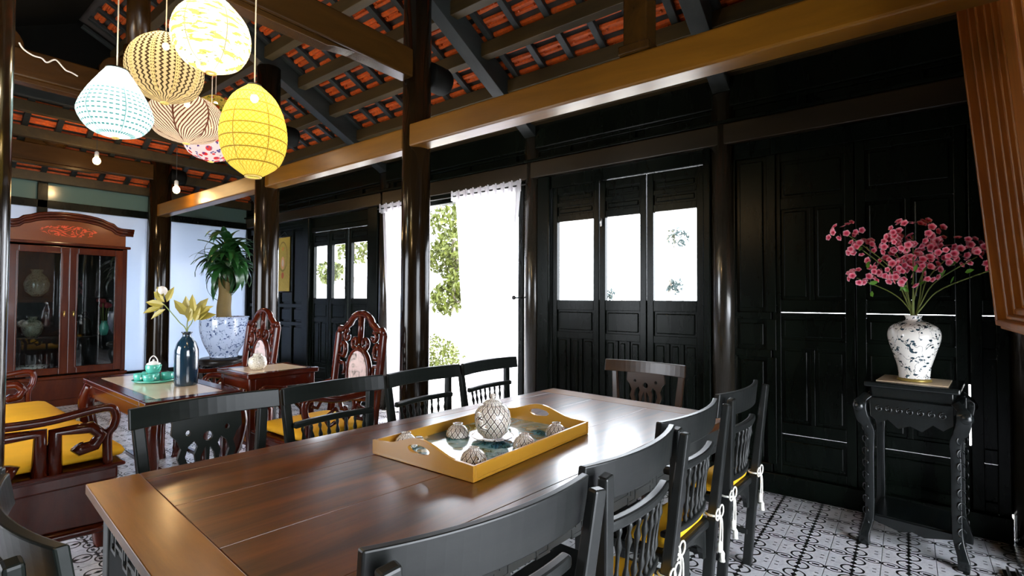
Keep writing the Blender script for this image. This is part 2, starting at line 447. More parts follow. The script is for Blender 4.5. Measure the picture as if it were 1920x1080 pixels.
def put(me, name, parent=None, loc=None, rot=None, scale=None, bevel=0, label=None, mw=None):
    o = bpy.data.objects.new(name, me); COL.objects.link(o)
    if parent is not None: o.parent = parent
    if mw is not None: o.matrix_local = mw
    if loc is not None: o.location = loc
    if rot is not None: o.rotation_euler = rot
    if scale is not None: o.scale = scale
    if bevel:
        b = o.modifiers.new('bevel', 'BEVEL'); b.width = bevel; b.segments = 2; b.limit_method = 'ANGLE'; b.angle_limit = radians(40); b.harden_normals = False
    if label: o['label'] = label
    return o
def thing(name, label, cat, loc=(0, 0, 0), rz=0, group=None, kind=None):
    o = bpy.data.objects.new(name, None); COL.objects.link(o); o.location = loc; o.rotation_euler = (0, 0, rz); o.empty_display_size = .1
    o['label'] = label; o['category'] = cat
    if group: o['group'] = group
    if kind: o['kind'] = kind
    return o
def tag(o, label, cat, group=None, kind=None):
    o['label'] = label; o['category'] = cat
    if group: o['group'] = group
    if kind: o['kind'] = kind
    return o
def struct(name, label=None):
    o = bpy.data.objects.new(name, None); COL.objects.link(o); o['kind'] = 'structure'
    if label: o['label'] = label
    return o
KIDS = {}
def dup(root, loc, rz, label, group=None):
    def rec(o, parent):
        c = o.copy(); COL.objects.link(c)
        if parent is not None: c.parent = parent
        for ch in list(o.children): rec(ch, c)
        return c
    r = rec(root, None); r.location = loc; r.rotation_euler = (0, 0, rz); r['label'] = label
    if group: r['group'] = group
    return r
def arc(cx, cz, rx, rz, a0, a1, n): return [(cx+rx*cos(radians(a0+(a1-a0)*i/n)), cz+rz*sin(radians(a0+(a1-a0)*i/n))) for i in range(n+1)]
def smooth(pts, k=5):
    """Catmull-Rom through the points"""
    P = [Vector(p) for p in pts]; out = []
    for i in range(len(P)-1):
        a = P[max(i-1, 0)]; b = P[i]; c = P[i+1]; d = P[min(i+2, len(P)-1)]
        for j in range(k):
            t = j/k; out.append(.5*((2*b)+(c-a)*t+(2*a-5*b+4*c-d)*t*t+(3*b-a-3*c+d)*t*t*t))
    out.append(P[-1]); return out
# =============== SETTING ===============
WY = 4.03; FX = -8.75; HZ = 2.92; SL = .51
def T(y): return 5.19-SL*y            # underside of the tiles over the right slope
RIDGE = 1.42
def seen(p, m=40):
    q = proj(p); return q is not None and -m < q[0] < 1920+m and -m < q[1] < 1080+m

# floor
floor = struct('floor', 'white patterned cement tile floor with black arcs and dotted lines')
b = MB(); b.bx(FX-.3, 2.4, -1.5, WY+.25, -.12, -.012); b.build('screed', 'plaster', floor)
tm = MB(); g = .0012; h = TP/2-g
tm.add([(-h, -h, 0), (h, -h, 0), (h, h, 0), (-h, h, 0), (-h+.001, -h+.001, .0006), (h-.001, -h+.001, .0006), (h-.001, h-.001, .0006), (-h+.001, h-.001, .0006),
        (-h, -h, -.012), (h, -h, -.012), (h, h, -.012), (-h, h, -.012)],
       [(4, 5, 6, 7), (0, 1, 5, 4), (1, 2, 6, 5), (2, 3, 7, 6), (3, 0, 4, 7), (8, 9, 1, 0), (9, 10, 2, 1), (10, 11, 3, 2), (11, 8, 0, 3)])
tme = tm.mesh('tile', 'floor_tile')
cells = []
i0 = int((FX-GX)/TP)-2
for i in range(i0, 14):
    for j in range(-19, 7):
        cx = GX+(i+.5)*TP; cy = GY+(j+.5)*TP
        if cy-TP/2 > WY+.05 or cx < FX or cy < -1.2: continue
        q = proj((cx, cy, 0)); vis = False
        if q and seen((cx, cy, 0)):
            u, v, z = q
            vis = (u > 1290) or (v < 960 and u < 760) or (u < 190)
        cells.append((0 if vis else 1, sqrt(cx*cx+cy*cy), cx, cy))
cells.sort()
rest = MB()
for k, (a, d, cx, cy) in enumerate(cells):
    if k < 300 and a == 0: put(tme, 'tile', floor, (cx, cy, -.0006 + .0003*((k*7) % 3)))
    else: rest.add(tm.v, tm.f, False, Matrix.Translation((cx, cy, 0)))
o = rest.build('tile_field', 'floor_tile', floor); o['kind'] = 'stuff'
# threshold track on the right
t_ = thing('sliding_door_track', 'narrow metal track on the floor beside the carved plant stand', 'door track', (.40, 3.0, 0))
MB().bx(-.035, .035, -.75, .55, .0008, .012).build('base', 'dark_metal', t_, .002)
MB().bx(-.022, -.012, -.75, .55, .012, .03).bx(.012, .022, -.75, .55, .012, .03).build('rail', 'steel', t_, .001)

# ---- columns
def column(x, y, z1, r, label, name='round_column', mat='column_wood', base=True):
    t = thing(name, label, 'column', (x, y, 0), kind='structure')
    z0 = .0008
    pr = [(r*1.0, z0+.09), (r*1.03, .6), (r*1.02, 1.5), (r*.97, z1)] if base else [(r, z0), (r*.97, z1)]
    MB().lathe(pr, 28).build('shaft', mat, t)
    if base: MB().lathe([(r*1.25, z0), (r*1.35, .03), (r*1.35, .06), (r*1.1, .09)], 28).build('base', 'dark_wood', t)
    return t
column(-2.87, .265, 3.6, .10, 'round dark wooden column at the left edge of the photo')
column(-2.87, 2.52, T(2.52)-.2, .105, 'tall round wooden column in front of the open curtained doorway')
column(-5.13, 2.52, T(2.52)-.2, .115, 'round wooden column behind the first carved chair and potted tree')
column(-8.14, 2.52, T(2.52)-.25, .13, 'round wooden column beside the display cabinet')
for x, lab in ((-8.14, 'wall column beside the hanging yellow scroll painting'), (-5.13, 'wall column behind the left curtain'),
               (-2.87, 'wall column between the right curtain and the glazed shutters'), (-1.09, 'wall column between glazed shutters and solid panelled doors'),
               (.56, 'wall column in the dark corner behind the plant stand')):
    column(x, WY, T(WY)-.22, .095, 'dark round '+lab, base=False, mat='wall_column')
for x, y in ((-5.13, .29), (-8.14, .29), (-.9, -1.13), (-2.87, -1.13)):
    pass

# ---- beams
def beam(name, label, x0, x1, y0, y1, z0, z1, mat, extra=None):
    t = thing(name, label, 'beam', ((x0+x1)/2, (y0+y1)/2, z0), kind='structure')
    MB().bx(-(x1-x0)/2, (x1-x0)/2, -(y1-y0)/2, (y1-y0)/2, 0, z1-z0).build('timber', mat, t, .012)
    return t
beam('long_beam', 'long brown beam from the main column over the dining table to the upper right', -2.83, 1.9, 2.41, 2.55, 2.455, 2.62, 'beam_wood')
beam('long_beam', 'brown beam between the main column and the column behind the carved chair', -5.05, -2.95, 2.45, 2.57, 2.46, 2.625, 'beam_wood')
beam('long_beam', 'brown beam running to the column beside the display cabinet', -8.04, -5.22, 2.45, 2.57, 2.46, 2.625, 'beam_wood')
TL = {-2.87: 'heavy tie beam crossing above the lanterns into the main column', -5.13: 'tie beam crossing behind the pear lantern', -8.14: 'farthest tie beam, above the bare bulb'}
for x, lab in TL.items():
    t = thing('tie_beam', lab, 'beam', (x, 1.4, 2.96), kind='structure')
    zt = .21
    MB().bx(-.065, .065, -1.3, 1.03, .0, zt).build('timber', 'tie_wood', t, .012)
    # thicker middle with a stepped bracket towards the column
    MB().prism([(-1.28, -.035), (.35, -.035), (.40, -.02), (.55, 0), (-1.28, 0)], -.05, .05, Matrix.Rotation(pi/2, 4, 'Z')).build('step_bracket', 'tie_wood', t, .004)
    b = MB(); b.lathe([(.10, 0), (.105, .02), (.105, .16), (.095, .19), (.06, .20)], 20, Matrix.Translation((0, 1.22, .10)) @ Matrix.Rotation(-pi/2, 4, 'X'))
    b.build('tenon', 'ceiling_wood', t)
    # king post and boss
    MB().lathe([(.085, .21), (.13, .26), (.14, .33), (.12, .40), (.085, .43), (.10, .45), (.10, .50), (.085, .51)], 20).build('lotus_boss', 'tie_wood', t)
    MB().lathe([(.085, .51), (.08, T(1.42)-.2-2.96)], 20).build('king_post', 'tie_wood', t)
    for yy in ((-.85,) if x > -3 else (-.85, -.12)):
        MB().prism(arc(0, 0, .15, .16, 0, 180, 10)+[(-.15, 0)], -.045, .045, Matrix.Translation((0, yy, .21)) @ Matrix.Rotation(pi/2, 4, 'Z')).build('scroll_bracket', 'tie_wood', t, .006)
t = thing('short_post', 'short wooden post standing on a block on the long brown beam', 'post', (-1.09, 2.48, 2.6205), kind='structure')
MB().bx(-.085, .085, -.085, .085, 0, .05).build('block', 'tie_wood', t, .008)
MB().bx(-.065, .065, -.065, .065, .05, T(2.48)-2.6205-.2).build('post', 'tie_wood', t, .008)
# white cable draped on the far tie beam
def atx(u, v, X):
    d = Fv+Rv*((u-960)/FPX)+Uv*((540-v)/FPX); return tuple(Vector((0, 0, CAM_Z))+d*(X/d.x))
pts = smooth([atx(u, v, -5.02) for u, v in ((36, 80), (44, 92), (62, 104), (78, 109), (88, 117), (104, 112), (117, 125), (124, 132), (134, 136), (146, 143))], 5)
tag(MB().tube(pts, .0055, 6).build('loose_cable', 'cable'), 'white wavy loose cable hanging over the tie beam behind the pear lantern', 'cable')

# ---- roof
roof = struct('ceiling', 'exposed clay tile roof on dark timber purlins and rafters')
# roof boards above the tiles, seen as grey mortar between tile rows
b = MB(); e = .035
def slab(b, P, th=.04):
    P = [Vector(p) for p in P]; nn = (P[1]-P[0]).cross(P[2]-P[0]).normalized()
    if nn.z < 0: nn = -nn
    m = len(P); v = P+[p+nn*th for p in P]
    b.add(v, [tuple(range(m-1, -1, -1)), tuple(range(m, 2*m))]+[(i, (i+1) % m, (i+1) % m+m, i+m) for i in range(m)])
EY = 4.95
HX = -7.4
def hipz(x): return HZ+SL*(x-FX)
slab(b, [(HX, RIDGE, T(RIDGE)+e), (2.4, RIDGE, T(RIDGE)+e), (2.4, EY, T(EY)+e), (-10.2, EY, T(EY)+e), (HX, 2.9, T(2.9)+e)])
LZ = T(RIDGE)
slab(b, [(-10, RIDGE, LZ+e), (2.4, RIDGE, LZ+e), (2.4, -2.2, LZ+e-SL*(RIDGE+2.2)), (-10, -2.2, LZ+e-SL*(RIDGE+2.2))])
slab(b, [(HX, -2.5, hipz(HX)+e), (HX, 4.2, hipz(HX)+e), (-9.75, EY+.3, hipz(-9.75)+e), (-9.75, -2.5, hipz(-9.75)+e)])
b.build('roof_board', 'mortar', roof)
# tiles: double-ribbed underside
TW = .287; CR = .1205
tb = MB(); tw = .118; tl = .046
tb.bx(-tw, tw, -tl, tl, .010, .020)
for sy in (-.024, .024):
    tb.add([(-tw, sy-.019, .010), (tw, sy-.019, .010), (tw, sy-.010, -.004), (-tw, sy-.010, -.004), (-tw, sy+.010, -.004), (tw, sy+.010, -.004), (tw, sy+.019, .010), (-tw, sy+.019, .010)],
           [(0, 1, 2, 3), (3, 2, 5, 4), (4, 5, 6, 7), (0, 3, 4, 7), (1, 6, 5, 2)])
for sx in (-.07, .07): tb.bx(sx-.006, sx+.006, -.004, .008, -.010, .010)
tmesh = tb.mesh('tile', 'terracotta')
ang = math.atan(SL)
TM = []
x = -2.44-TW/2
k0 = int((x-(-8.9))/TW)
for i in range(-k0, 7):
    cx = x+TW*(i+1)
    for j in range(0, 26):
        cy = RIDGE+.06+(j+.5)*CR
        if cx > -.75: continue
        if hipz(cx) < T(cy) and cx < HX+.3: continue
        TM.append((cx, cy, Matrix.Translation((cx, cy, T(cy))) @ Matrix.Rotation(-ang+.07, 4, 'X')))
for i in range(0, 18):
    cy = .1+TW*i
    for j in range(0, 12):
        cx = HX-.05-(j+.5)*CR
        if T(cy) < hipz(cx): continue
        TM.append((cx, cy, Matrix.Translation((cx, cy, hipz(cx))) @ Matrix.Rotation(-pi/2, 4, 'Z') @ Matrix.Rotation(ang-.07, 4, 'X') @ Matrix.Rotation(pi, 4, 'Z')))
def key(m):
    p = m[2].translation; q = proj(p)
    return (0 if seen(p, 30) else 1, p.length)
TM.sort(key=key)
rest = MB()
for k, (cx, cy, m) in enumerate(TM):
    m = m @ Matrix.Translation((random.uniform(-.006, .006), random.uniform(-.004, .004), 0)) @ Matrix.Rotation(random.uniform(-.02, .02), 4, 'Z')
    if k < 300: put(tmesh, 'tile', roof, mw=m)
    else: rest.add(tb.v, tb.f, False, m)
o = rest.build('tile_field', 'terracotta', roof); o['kind'] = 'stuff'
# slats (thin rafters between the tiles), purlins
def sbar(p0, p1, w, h, mat, name): return MB().bar(p0, p1, w, h).build(name, mat, roof, .004)
i = -30
for i in range(-k0, 8):
    sx = -2.44+TW*i
    if sx > -.7: continue
    y0 = RIDGE+.05; y1 = WY+.9
    if sx < HX: y0 = max(y0, (5.19-hipz(sx))/SL)
    if y0 >= y1: continue
    sbar((sx, y0, T(y0)-.022), (sx, y1, T(y1)-.022), .055, .04, 'rafter_wood', 'slat')
for i in range(0, 18):
    sy = .1-TW/2+TW*i
    x1 = HX if T(sy) > hipz(HX) else FX+(T(sy)-HZ)/SL
    if x1 < FX: continue
    sbar((x1, sy, hipz(x1)-.022), (FX-.8, sy, hipz(FX-.8)-.022), .055, .04, 'rafter_wood', 'slat')
for y in (1.78, 2.14, 2.48, 2.84, 3.21, 3.57, 3.93):
    x0 = HX+.05 if T(y) > hipz(HX) else FX+(T(y)-HZ)/SL
    sbar((x0, y, T(y)-.10), (1.9, y, T(y)-.10), .085, .115, 'purlin_wood', 'purlin')
for x in (-7.55, -7.92, -8.28, -8.64):
    y1 = (5.19-hipz(x))/SL
    sbar((x, .0, hipz(x)-.10), (x, y1, hipz(x)-.10), .085, .115, 'purlin_wood', 'purlin')
# frame rafters
for x in (-1.09, -2.87, -5.13, -8.14):
    for sgn in (1, -1):
        y0 = RIDGE; y1 = RIDGE+sgn*2.7
        if x < HX and sgn == 1: y0 = 2.9
        z = lambda y: LZ-SL*abs(y-RIDGE)-.13
        if x < HX: continue
        sbar((x, y0, z(y0)), (x, y1, z(y1)), .125, .20, 'rafter_wood', 'frame_rafter')
# hip rafter and gable boards
sbar((HX, 2.9, T(2.9)-.12), (FX, 4.3, T(4.3)-.12), .12, .18, 'rafter_wood', 'hip_rafter')
MB().prism([(-1.2, hipz(HX)-.05), (4.1, hipz(HX)-.05), (RIDGE, LZ+.03)], -HX-.05, -HX-.035, Matrix.Rotation(pi/2, 4, 'Z')).build('gable_board', 'ceiling_wood', roof)
yy = -1.2
while yy < 4.1:
    y2 = yy+.2
    zt = LZ-SL*abs((yy+y2)/2-RIDGE)+.02
    if zt > hipz(HX)-.03: MB().bx(HX+.01, HX+.03, yy+.002, y2-.002, hipz(HX)-.05, zt).build('gable_plank', 'ceiling_wood', roof, .002)
    yy = y2
MB().bx(HX-.0, HX+.07, -.6, 3.1, hipz(HX)-.12, hipz(HX)-.02).build('purlin', 'rafter_wood', roof, .004)
# boarded ceiling on the right part
yy = RIDGE
while yy < WY:
    MB().bar((-.70, yy+.09, T(yy+.09)-.02), (2.3, yy+.09, T(yy+.09)-.02), .176, .012, up=(0, SL, 1)).build('ceiling_plank', 'ceiling_wood', roof)
    yy += .18
# left slope planks (not seen from here but closes the roof)
MB().add([(-10, RIDGE, LZ-.03), (2.4, RIDGE, LZ-.03), (2.4, -2.2, LZ-.03-SL*3.62), (-10, -2.2, LZ-.03-SL*3.62)], [(0, 1, 2, 3)]).build('left_lining', 'ceiling_wood', roof)
# eave plate on wall
beam('eave_plate', 'dark eave plate along the top of the door wall', FX, 2.2, WY-.07, WY+.07, T(WY)-.33, T(WY)+.025, 'wall_wood')

# ---- right wall with doors
wall = struct('wall_right', 'black lacquered timber wall with panelled door leaves')
def P(name, x0, x1, y0, y1, z0, z1, mat='wall_wood', bev=.004, parent=None): return MB().bx(x0, x1, y0, y1, z0, z1).build(name, mat, parent or wall, bev)
Y0 = WY-.045; Y1 = WY+.045
for a, c in ((FX, -5.05), (-2.95, .46)):
    P('sill', a, c, Y0-.02, Y1+.02, .0008, .14)
P('lintel', FX, .46, Y0-.045, Y1, 2.52, 2.675, 'lintel_wood', .008)
P('moulding', FX, .46, Y0-.07, Y1, 2.675, 2.70)
P('upper_rail', FX, .46, Y0, Y1, 2.78, 2.86)
xx = FX
while xx < .45:
    P('frieze_panel', xx+.03, min(xx+.60, .45), Y0+.02, Y1-.02, 2.70, 2.78, bev=.002)
    P('stile', xx-.03, xx+.03, Y0-.01, Y1, 2.70, 2.78); xx += .63
def leaf(idx, x0, x1, z0, z1, rows, kind='door', label=''):
    """rows: list of (z_lo, z_hi, type, columns); type panel / glass / gap. stiles full height"""
    t = struct(f'{kind}_{idx}', label)
    t.location = ((x0+x1)/2, WY, z0)
    w2 = (x1-x0)/2-.002; H = z1-z0
    sw = .054
    q = lambda n, a, b_, c, d, e_, f_, m='wall_wood', bv=.003: MB().bx(a, b_, c, d, e_, f_).build(n, m, t, bv)
    q('stile', -w2, -w2+sw, -.025, .025, 0, H); q('stile', w2-sw, w2, -.025, .025, 0, H)
    prev = z0
    for (lo, hi, ty, nc) in sorted(rows):
        if lo > prev+.001: q('rail', -w2+sw, w2-sw, -.022, .022, prev-z0, lo-z0)
        prev = hi
        if ty == 'gap': continue
        W = 2*(w2-sw); cw = W/nc
        for k in range(nc):
            a = -w2+sw+k*cw; c = a+cw
            if k: q('muntin', a-.014, a+.014, -.020, .020, lo-z0, hi-z0)
            pa = a+(.014 if k else 0); pc = c-(.014 if k < nc-1 else 0)
            if ty == 'glass': q('pane', pa-.003, pc+.003, -.003, .003, lo-z0-.003, hi-z0+.003, 'pane_glass', 0)
            else:
                q('panel', pa, pc, -.006, .010, lo-z0, hi-z0, bv=0)
                m_ = .018
                if hi-lo > .08 and pc-pa > .06: q('raised_field', pa+m_, pc-m_, -.016, .004, lo-z0+m_, hi-z0-m_, bv=.008)
    if z1 > prev+.001: q('rail', -w2+sw, w2-sw, -.022, .022, prev-z0, H)
    return t
n_ = 0
# bay with far glazed leaves
rg = [(.22, .40, 'panel', 1), (.44, 1.02, 'panel', 2), (1.08, 1.28, 'panel', 1), (1.36, 2.10, 'glass', 1), (2.16, 2.26, 'panel', 1)]
gl = lambda g0, g1, x0, x1: None
for x0, x1, lab in ((-6.80, -6.355, 'far glazed door leaf next to the scroll painting'), (-6.35, -5.925, 'far glazed door leaf in the middle, showing a bare branch'), (-5.895, -5.44, 'far glazed door leaf next to the left curtain')):
    n_ += 1; leaf(n_, x0, x1, .14, 2.30, rg, label=lab)
P('louvre_rail', -6.80, -5.44, Y0, Y1, 2.304, 2.372); P('louvre_rail', -6.80, -5.44, Y0+.02, Y1, 2.376, 2.52)
P('jamb', -6.98, -6.81, Y0-.03, Y1, .14, 2.52, bev=.01); P('jamb', -5.43, -5.22, Y0-.03, Y1, .14, 2.52, bev=.01)
# panels bay with the painting
def board_bay(x0, x1, z0, z1, n):
    w_ = (x1-x0)/n
    for k in range(n):
        P('wall_panel', x0+k*w_+.03, x0+(k+1)*w_-.03, WY-.012, WY+.012, z0, z1, bev=.002)
        P('raised_field', x0+k*w_+.055, x0+(k+1)*w_-.055, WY-.026, WY, z0+.03, z1-.03, bev=.008)
        P('stile', x0+(k+1)*w_-.03, x0+(k+1)*w_+.03, Y0, Y1, z0, z1)
for x0, x1, k in ((-8.05, -6.97, 3), (FX, -8.20, 1), (-1.03, -.76, 1)):
    for z0, z1 in ((.20, .95), (1.0, 1.22), (1.27, 2.40)):
        board_bay(x0, x1, z0, z1, k); P('rail', x0, x1, Y0, Y1, z1-.001, z1+.051)
    P('rail', x0, x1, Y0, Y1, .14, .20); P('rail', x0, x1, Y0, Y1, 2.45, 2.52)
    P('stile', x0-.03, x0+.03, Y0, Y1, .14, 2.52)
# near glazed leaves
for x0, x1, lab in ((-2.64, -2.145, 'near glazed door leaf beside the right curtain'), (-2.14, -1.705, 'near glazed door leaf in the middle of three, with a small latch'), (-1.70, -1.235, 'near glazed door leaf through which a tree top shows')):
    n_ += 1
    rr = [(.22, .40, 'panel', 1), (.44, 1.00, 'panel', 3), (1.06, 1.26, 'panel', 1), (1.35, 2.08, 'glass', 1), (2.14, 2.22, 'panel', 1), (2.26, 2.34, 'panel', 1)]
    t = leaf(n_, x0, x1, .14, 2.405, rr, label=lab)
    if n_ == 5:
        MB().bx(-.20, -.185, -.045, -.025, 1.86, 1.93).tube([(-.192, -.05, 1.93), (-.192, -.055, 1.90), (-.192, -.05, 1.87)], .006, 6).build('latch', 'steel', t)
P('louvre_rail', -2.67, -2.10, Y0, Y1, 2.4045, 2.52); P('louvre_rail', -2.10, -1.235, Y0, Y1, 2.409, 2.52)
P('jamb', -2.78, -2.645, Y0-.03, Y1, .14, 2.52, bev=.01); P('jamb', -1.23, -1.17, Y0-.03, Y1, .14, 2.52, bev=.01)
# solid leaves behind the plant stand
for x0, x1, lab in ((-.758, -.264, 'solid panelled door leaf left of the plant stand'), (-.262, .285, 'solid panelled door leaf behind the flower vase'), (.291, .46, 'narrow solid door leaf in the dark corner')):
    n_ += 1
    k = 2 if x1-x0 > .3 else 1
    leaf(n_, x0, x1, .14, 2.405, [(.20, .39, 'panel', 1), (.417, .4205, 'gap', 1), (.50, 1.02, 'panel', k), (1.08, 1.24, 'panel', 1), (1.2685, 1.2720, 'gap', 1), (1.36, 2.00, 'panel', k), (2.08, 2.34, 'panel', 1)], label=lab)
P('wall_panel', .62, 2.4, WY-.05, WY+.05, .0008, 3.1)
P('louvre_rail', -.758, .46, Y0, Y1, 2.400, 2.52)
P('backing_strip', -.78, -.74, Y1, Y1+.02, .14, 2.5); P('backing_strip', -.30, -.23, WY+.026, Y1+.01, .14, 2.5); P('backing_strip', .26, .32, WY+.026, Y1+.01, .86, 2.5); P('backing_strip', .26, .32, WY+.026, Y1+.01, .14, .50)
P('backing_strip', .43, .52, WY+.026, Y1+.01, .14, 2.52)
P('backing_strip', -2.17, -2.12, WY+.026, Y1+.01, .14, 1.35); P('backing_strip', -1.73, -1.68, WY+.026, Y1+.01, .14, 1.35)
# open doorway frame
t = struct('trim_1', 'dark timber frame around the open doorway')
MB().bx(-5.03, -4.97, Y0, Y1, .0008, 2.52).bx(-3.03, -2.96, Y0, Y1, .0008, 2.52).build('door_jamb', 'wall_wood', t, .008)
MB().bx(-4.97, -3.03, Y0, Y1, 2.42, 2.52).build('door_head', 'wall_wood', t, .008)
MB().bx(-5.03, -2.96, Y0-.03, Y1+.03, .0008, .05).build('threshold', 'wall_wood', t, .008)

# ---- far wall
wf = struct('wall_far', 'pale frosted glass partition in a dark timber frame')
def Q(name, y0, y1, z0, z1, mat='wall_wood', x0=FX-.05, x1=FX+.05, bev=.004): return MB().bx(x0, x1, y0, y1, z0, z1).build(name, mat, wf, bev)
Q('base_board', -1.13, WY, .0008, .31); Q('middle_rail', -1.13, WY, 2.50, 2.60); Q('top_rail', -1.13, WY, 2.97, 3.12, 'tie_wood')
ys = [-1.1, .2, 1.4, 2.60, 4.0]
for y in ys: Q('post', y-.05, y+.05, .31, 2.97)
for a, c in zip(ys, ys[1:]):
    Q('pane', a+.05, c-.05, .31, 2.50, 'frosted_glass', FX-.006, FX+.006, 0)
    Q('upper_pane', a+.05, c-.05, 2.60, 2.97, 'green_glass', FX-.006, FX+.006, 0)
# ---- side behind the camera: wall with two open doorways, end wall with an opening
wl = struct('wall_left', 'dark timber wall on the near side of the room')
def W_(x0, x1, y0, y1, z0, z1, par=wl): return MB().bx(x0, x1, y0, y1, z0, z1).build('wall_panel', 'wall_wood', par, .004)
W_(FX, -5.6, -1.18, -1.08, .0008, 2.9); W_(-3.6, -2.2, -1.18, -1.08, .0008, 2.9); W_(-5.6, -3.6, -1.18, -1.08, 2.3, 2.9); W_(-2.2, .6, -1.18, -1.08, .0008, 2.9); W_(.6, 2.4, -1.18, -1.08, .0008, 2.9)
wn = struct('wall_near', 'dark timber end wall with an opening behind the camera')
W_(2.3, 2.4, 2.5, WY, .0008, 3.6, wn); W_(2.3, 2.4, -1.08, 2.6, 2.4, 4.2, wn); W_(2.3, 2.4, -1.08, -.6, .0008, 2.4, wn)
wp = struct('wall_partition', 'dark partition wall right of the plant stand')
MB().bx(.53, .60, 3.55, WY-.1, .0008, 3.3).build('wall_panel', 'wall_wood', wp, .004)
MB().bx(.53, .60, 1.9, 3.55, 1.2, 3.9).build('wall_panel', 'wall_wood', wp, .004)
for k in range(5): MB().bx(.515, .53, 1.95+.33*k, 2.22+.33*k, 1.3, 3.2).build('raised_field', 'wall_wood', wp, .004)
# =============== FURNITURE ===============
# ---- dining table
TA = -radians(4.3); TLn = 2.42; TWd = 1.17; TZ = .76
LX = Vector((cos(TA), sin(TA), 0)); LY = Vector((-sin(TA), cos(TA), 0))
tab = thing('dining_table', 'long dark wooden dining table with a glossy framed top and fret-carved apron', 'table', (-2.055, .449, 0), TA)
b = MB(); ew = .14; sw = .085; gp = .0012
MB().bx(0, TWd, 0, ew, TZ-.032, TZ).build('end_board', 'table_end_wood', tab, .003)
MB().bx(0, TWd, TLn-ew, TLn, TZ-.032, TZ).build('end_board', 'table_end_wood', tab, .003)
bw = [0, sw, .40, .76, TWd-sw, TWd]
for a, c in zip(bw, bw[1:]):
    MB().bx(a+gp*.6, c-gp*.6, ew+gp, TLn-ew-gp, TZ-.032, TZ-.0004).build('plank', 'table_wood', tab, .0015)
MB().bx(.05, TWd-.05, .06, TLn-.06, TZ-.045, TZ-.032).build('sub_top', 'table_base_wood', tab)
def fret(T_, L, z0, n):
    """key-fret relief along an apron of length L, in local x / z, facing -y"""
    b = MB(); s = .011; y0, y1 = -.012, .012
    def hb(x0, x1, z): b.bx(x0, x1, y0, y1, z, z+s, T_)
    def vb(x, a, c): b.bx(x, x+s, y0, y1, a, c, T_)
    step = L/n
    for k in range(n):
        x = k*step+.02; w_ = .055
        hb(x, x+w_, z0+.065); hb(x, x+w_, z0+.005); vb(x, z0+.005, z0+.076); vb(x+w_, z0+.005, z0+.076); vb(x+w_*.5-.005, z0+.035, z0+.06)
        hb(x+w_, x+step, z0+.035)
    return b
th = .125
for (x0, x1, y0, y1) in ((.045, TWd-.045, .05, .068), (.045, TWd-.045, TLn-.068, TLn-.05), (.045, .063, .05, TLn-.05), (TWd-.063, TWd-.045, .05, TLn-.05)):
    MB().bx(x0, x1, y0, y1, TZ-.045-th, TZ-.045).build('apron', 'table_base_wood', tab, .002)
fret(Matrix.Translation((.12, .055, 0)), TWd-.26, TZ-.045-th-.01, 6).build('fretwork', 'table_base_wood', tab)
fret(Matrix.Translation((TWd-.055, .14, 0)) @ Matrix.Rotation(pi/2, 4, 'Z'), TLn-.28, TZ-.045-th-.01, 12).build('fretwork', 'table_base_wood', tab)
for x in (.04, TWd-.11):
    for y in (.04, 1.89):
        MB().bx(x, x+.07, y, y+.07, .0008, TZ-.045).build('leg', 'table_base_wood', tab, .006)

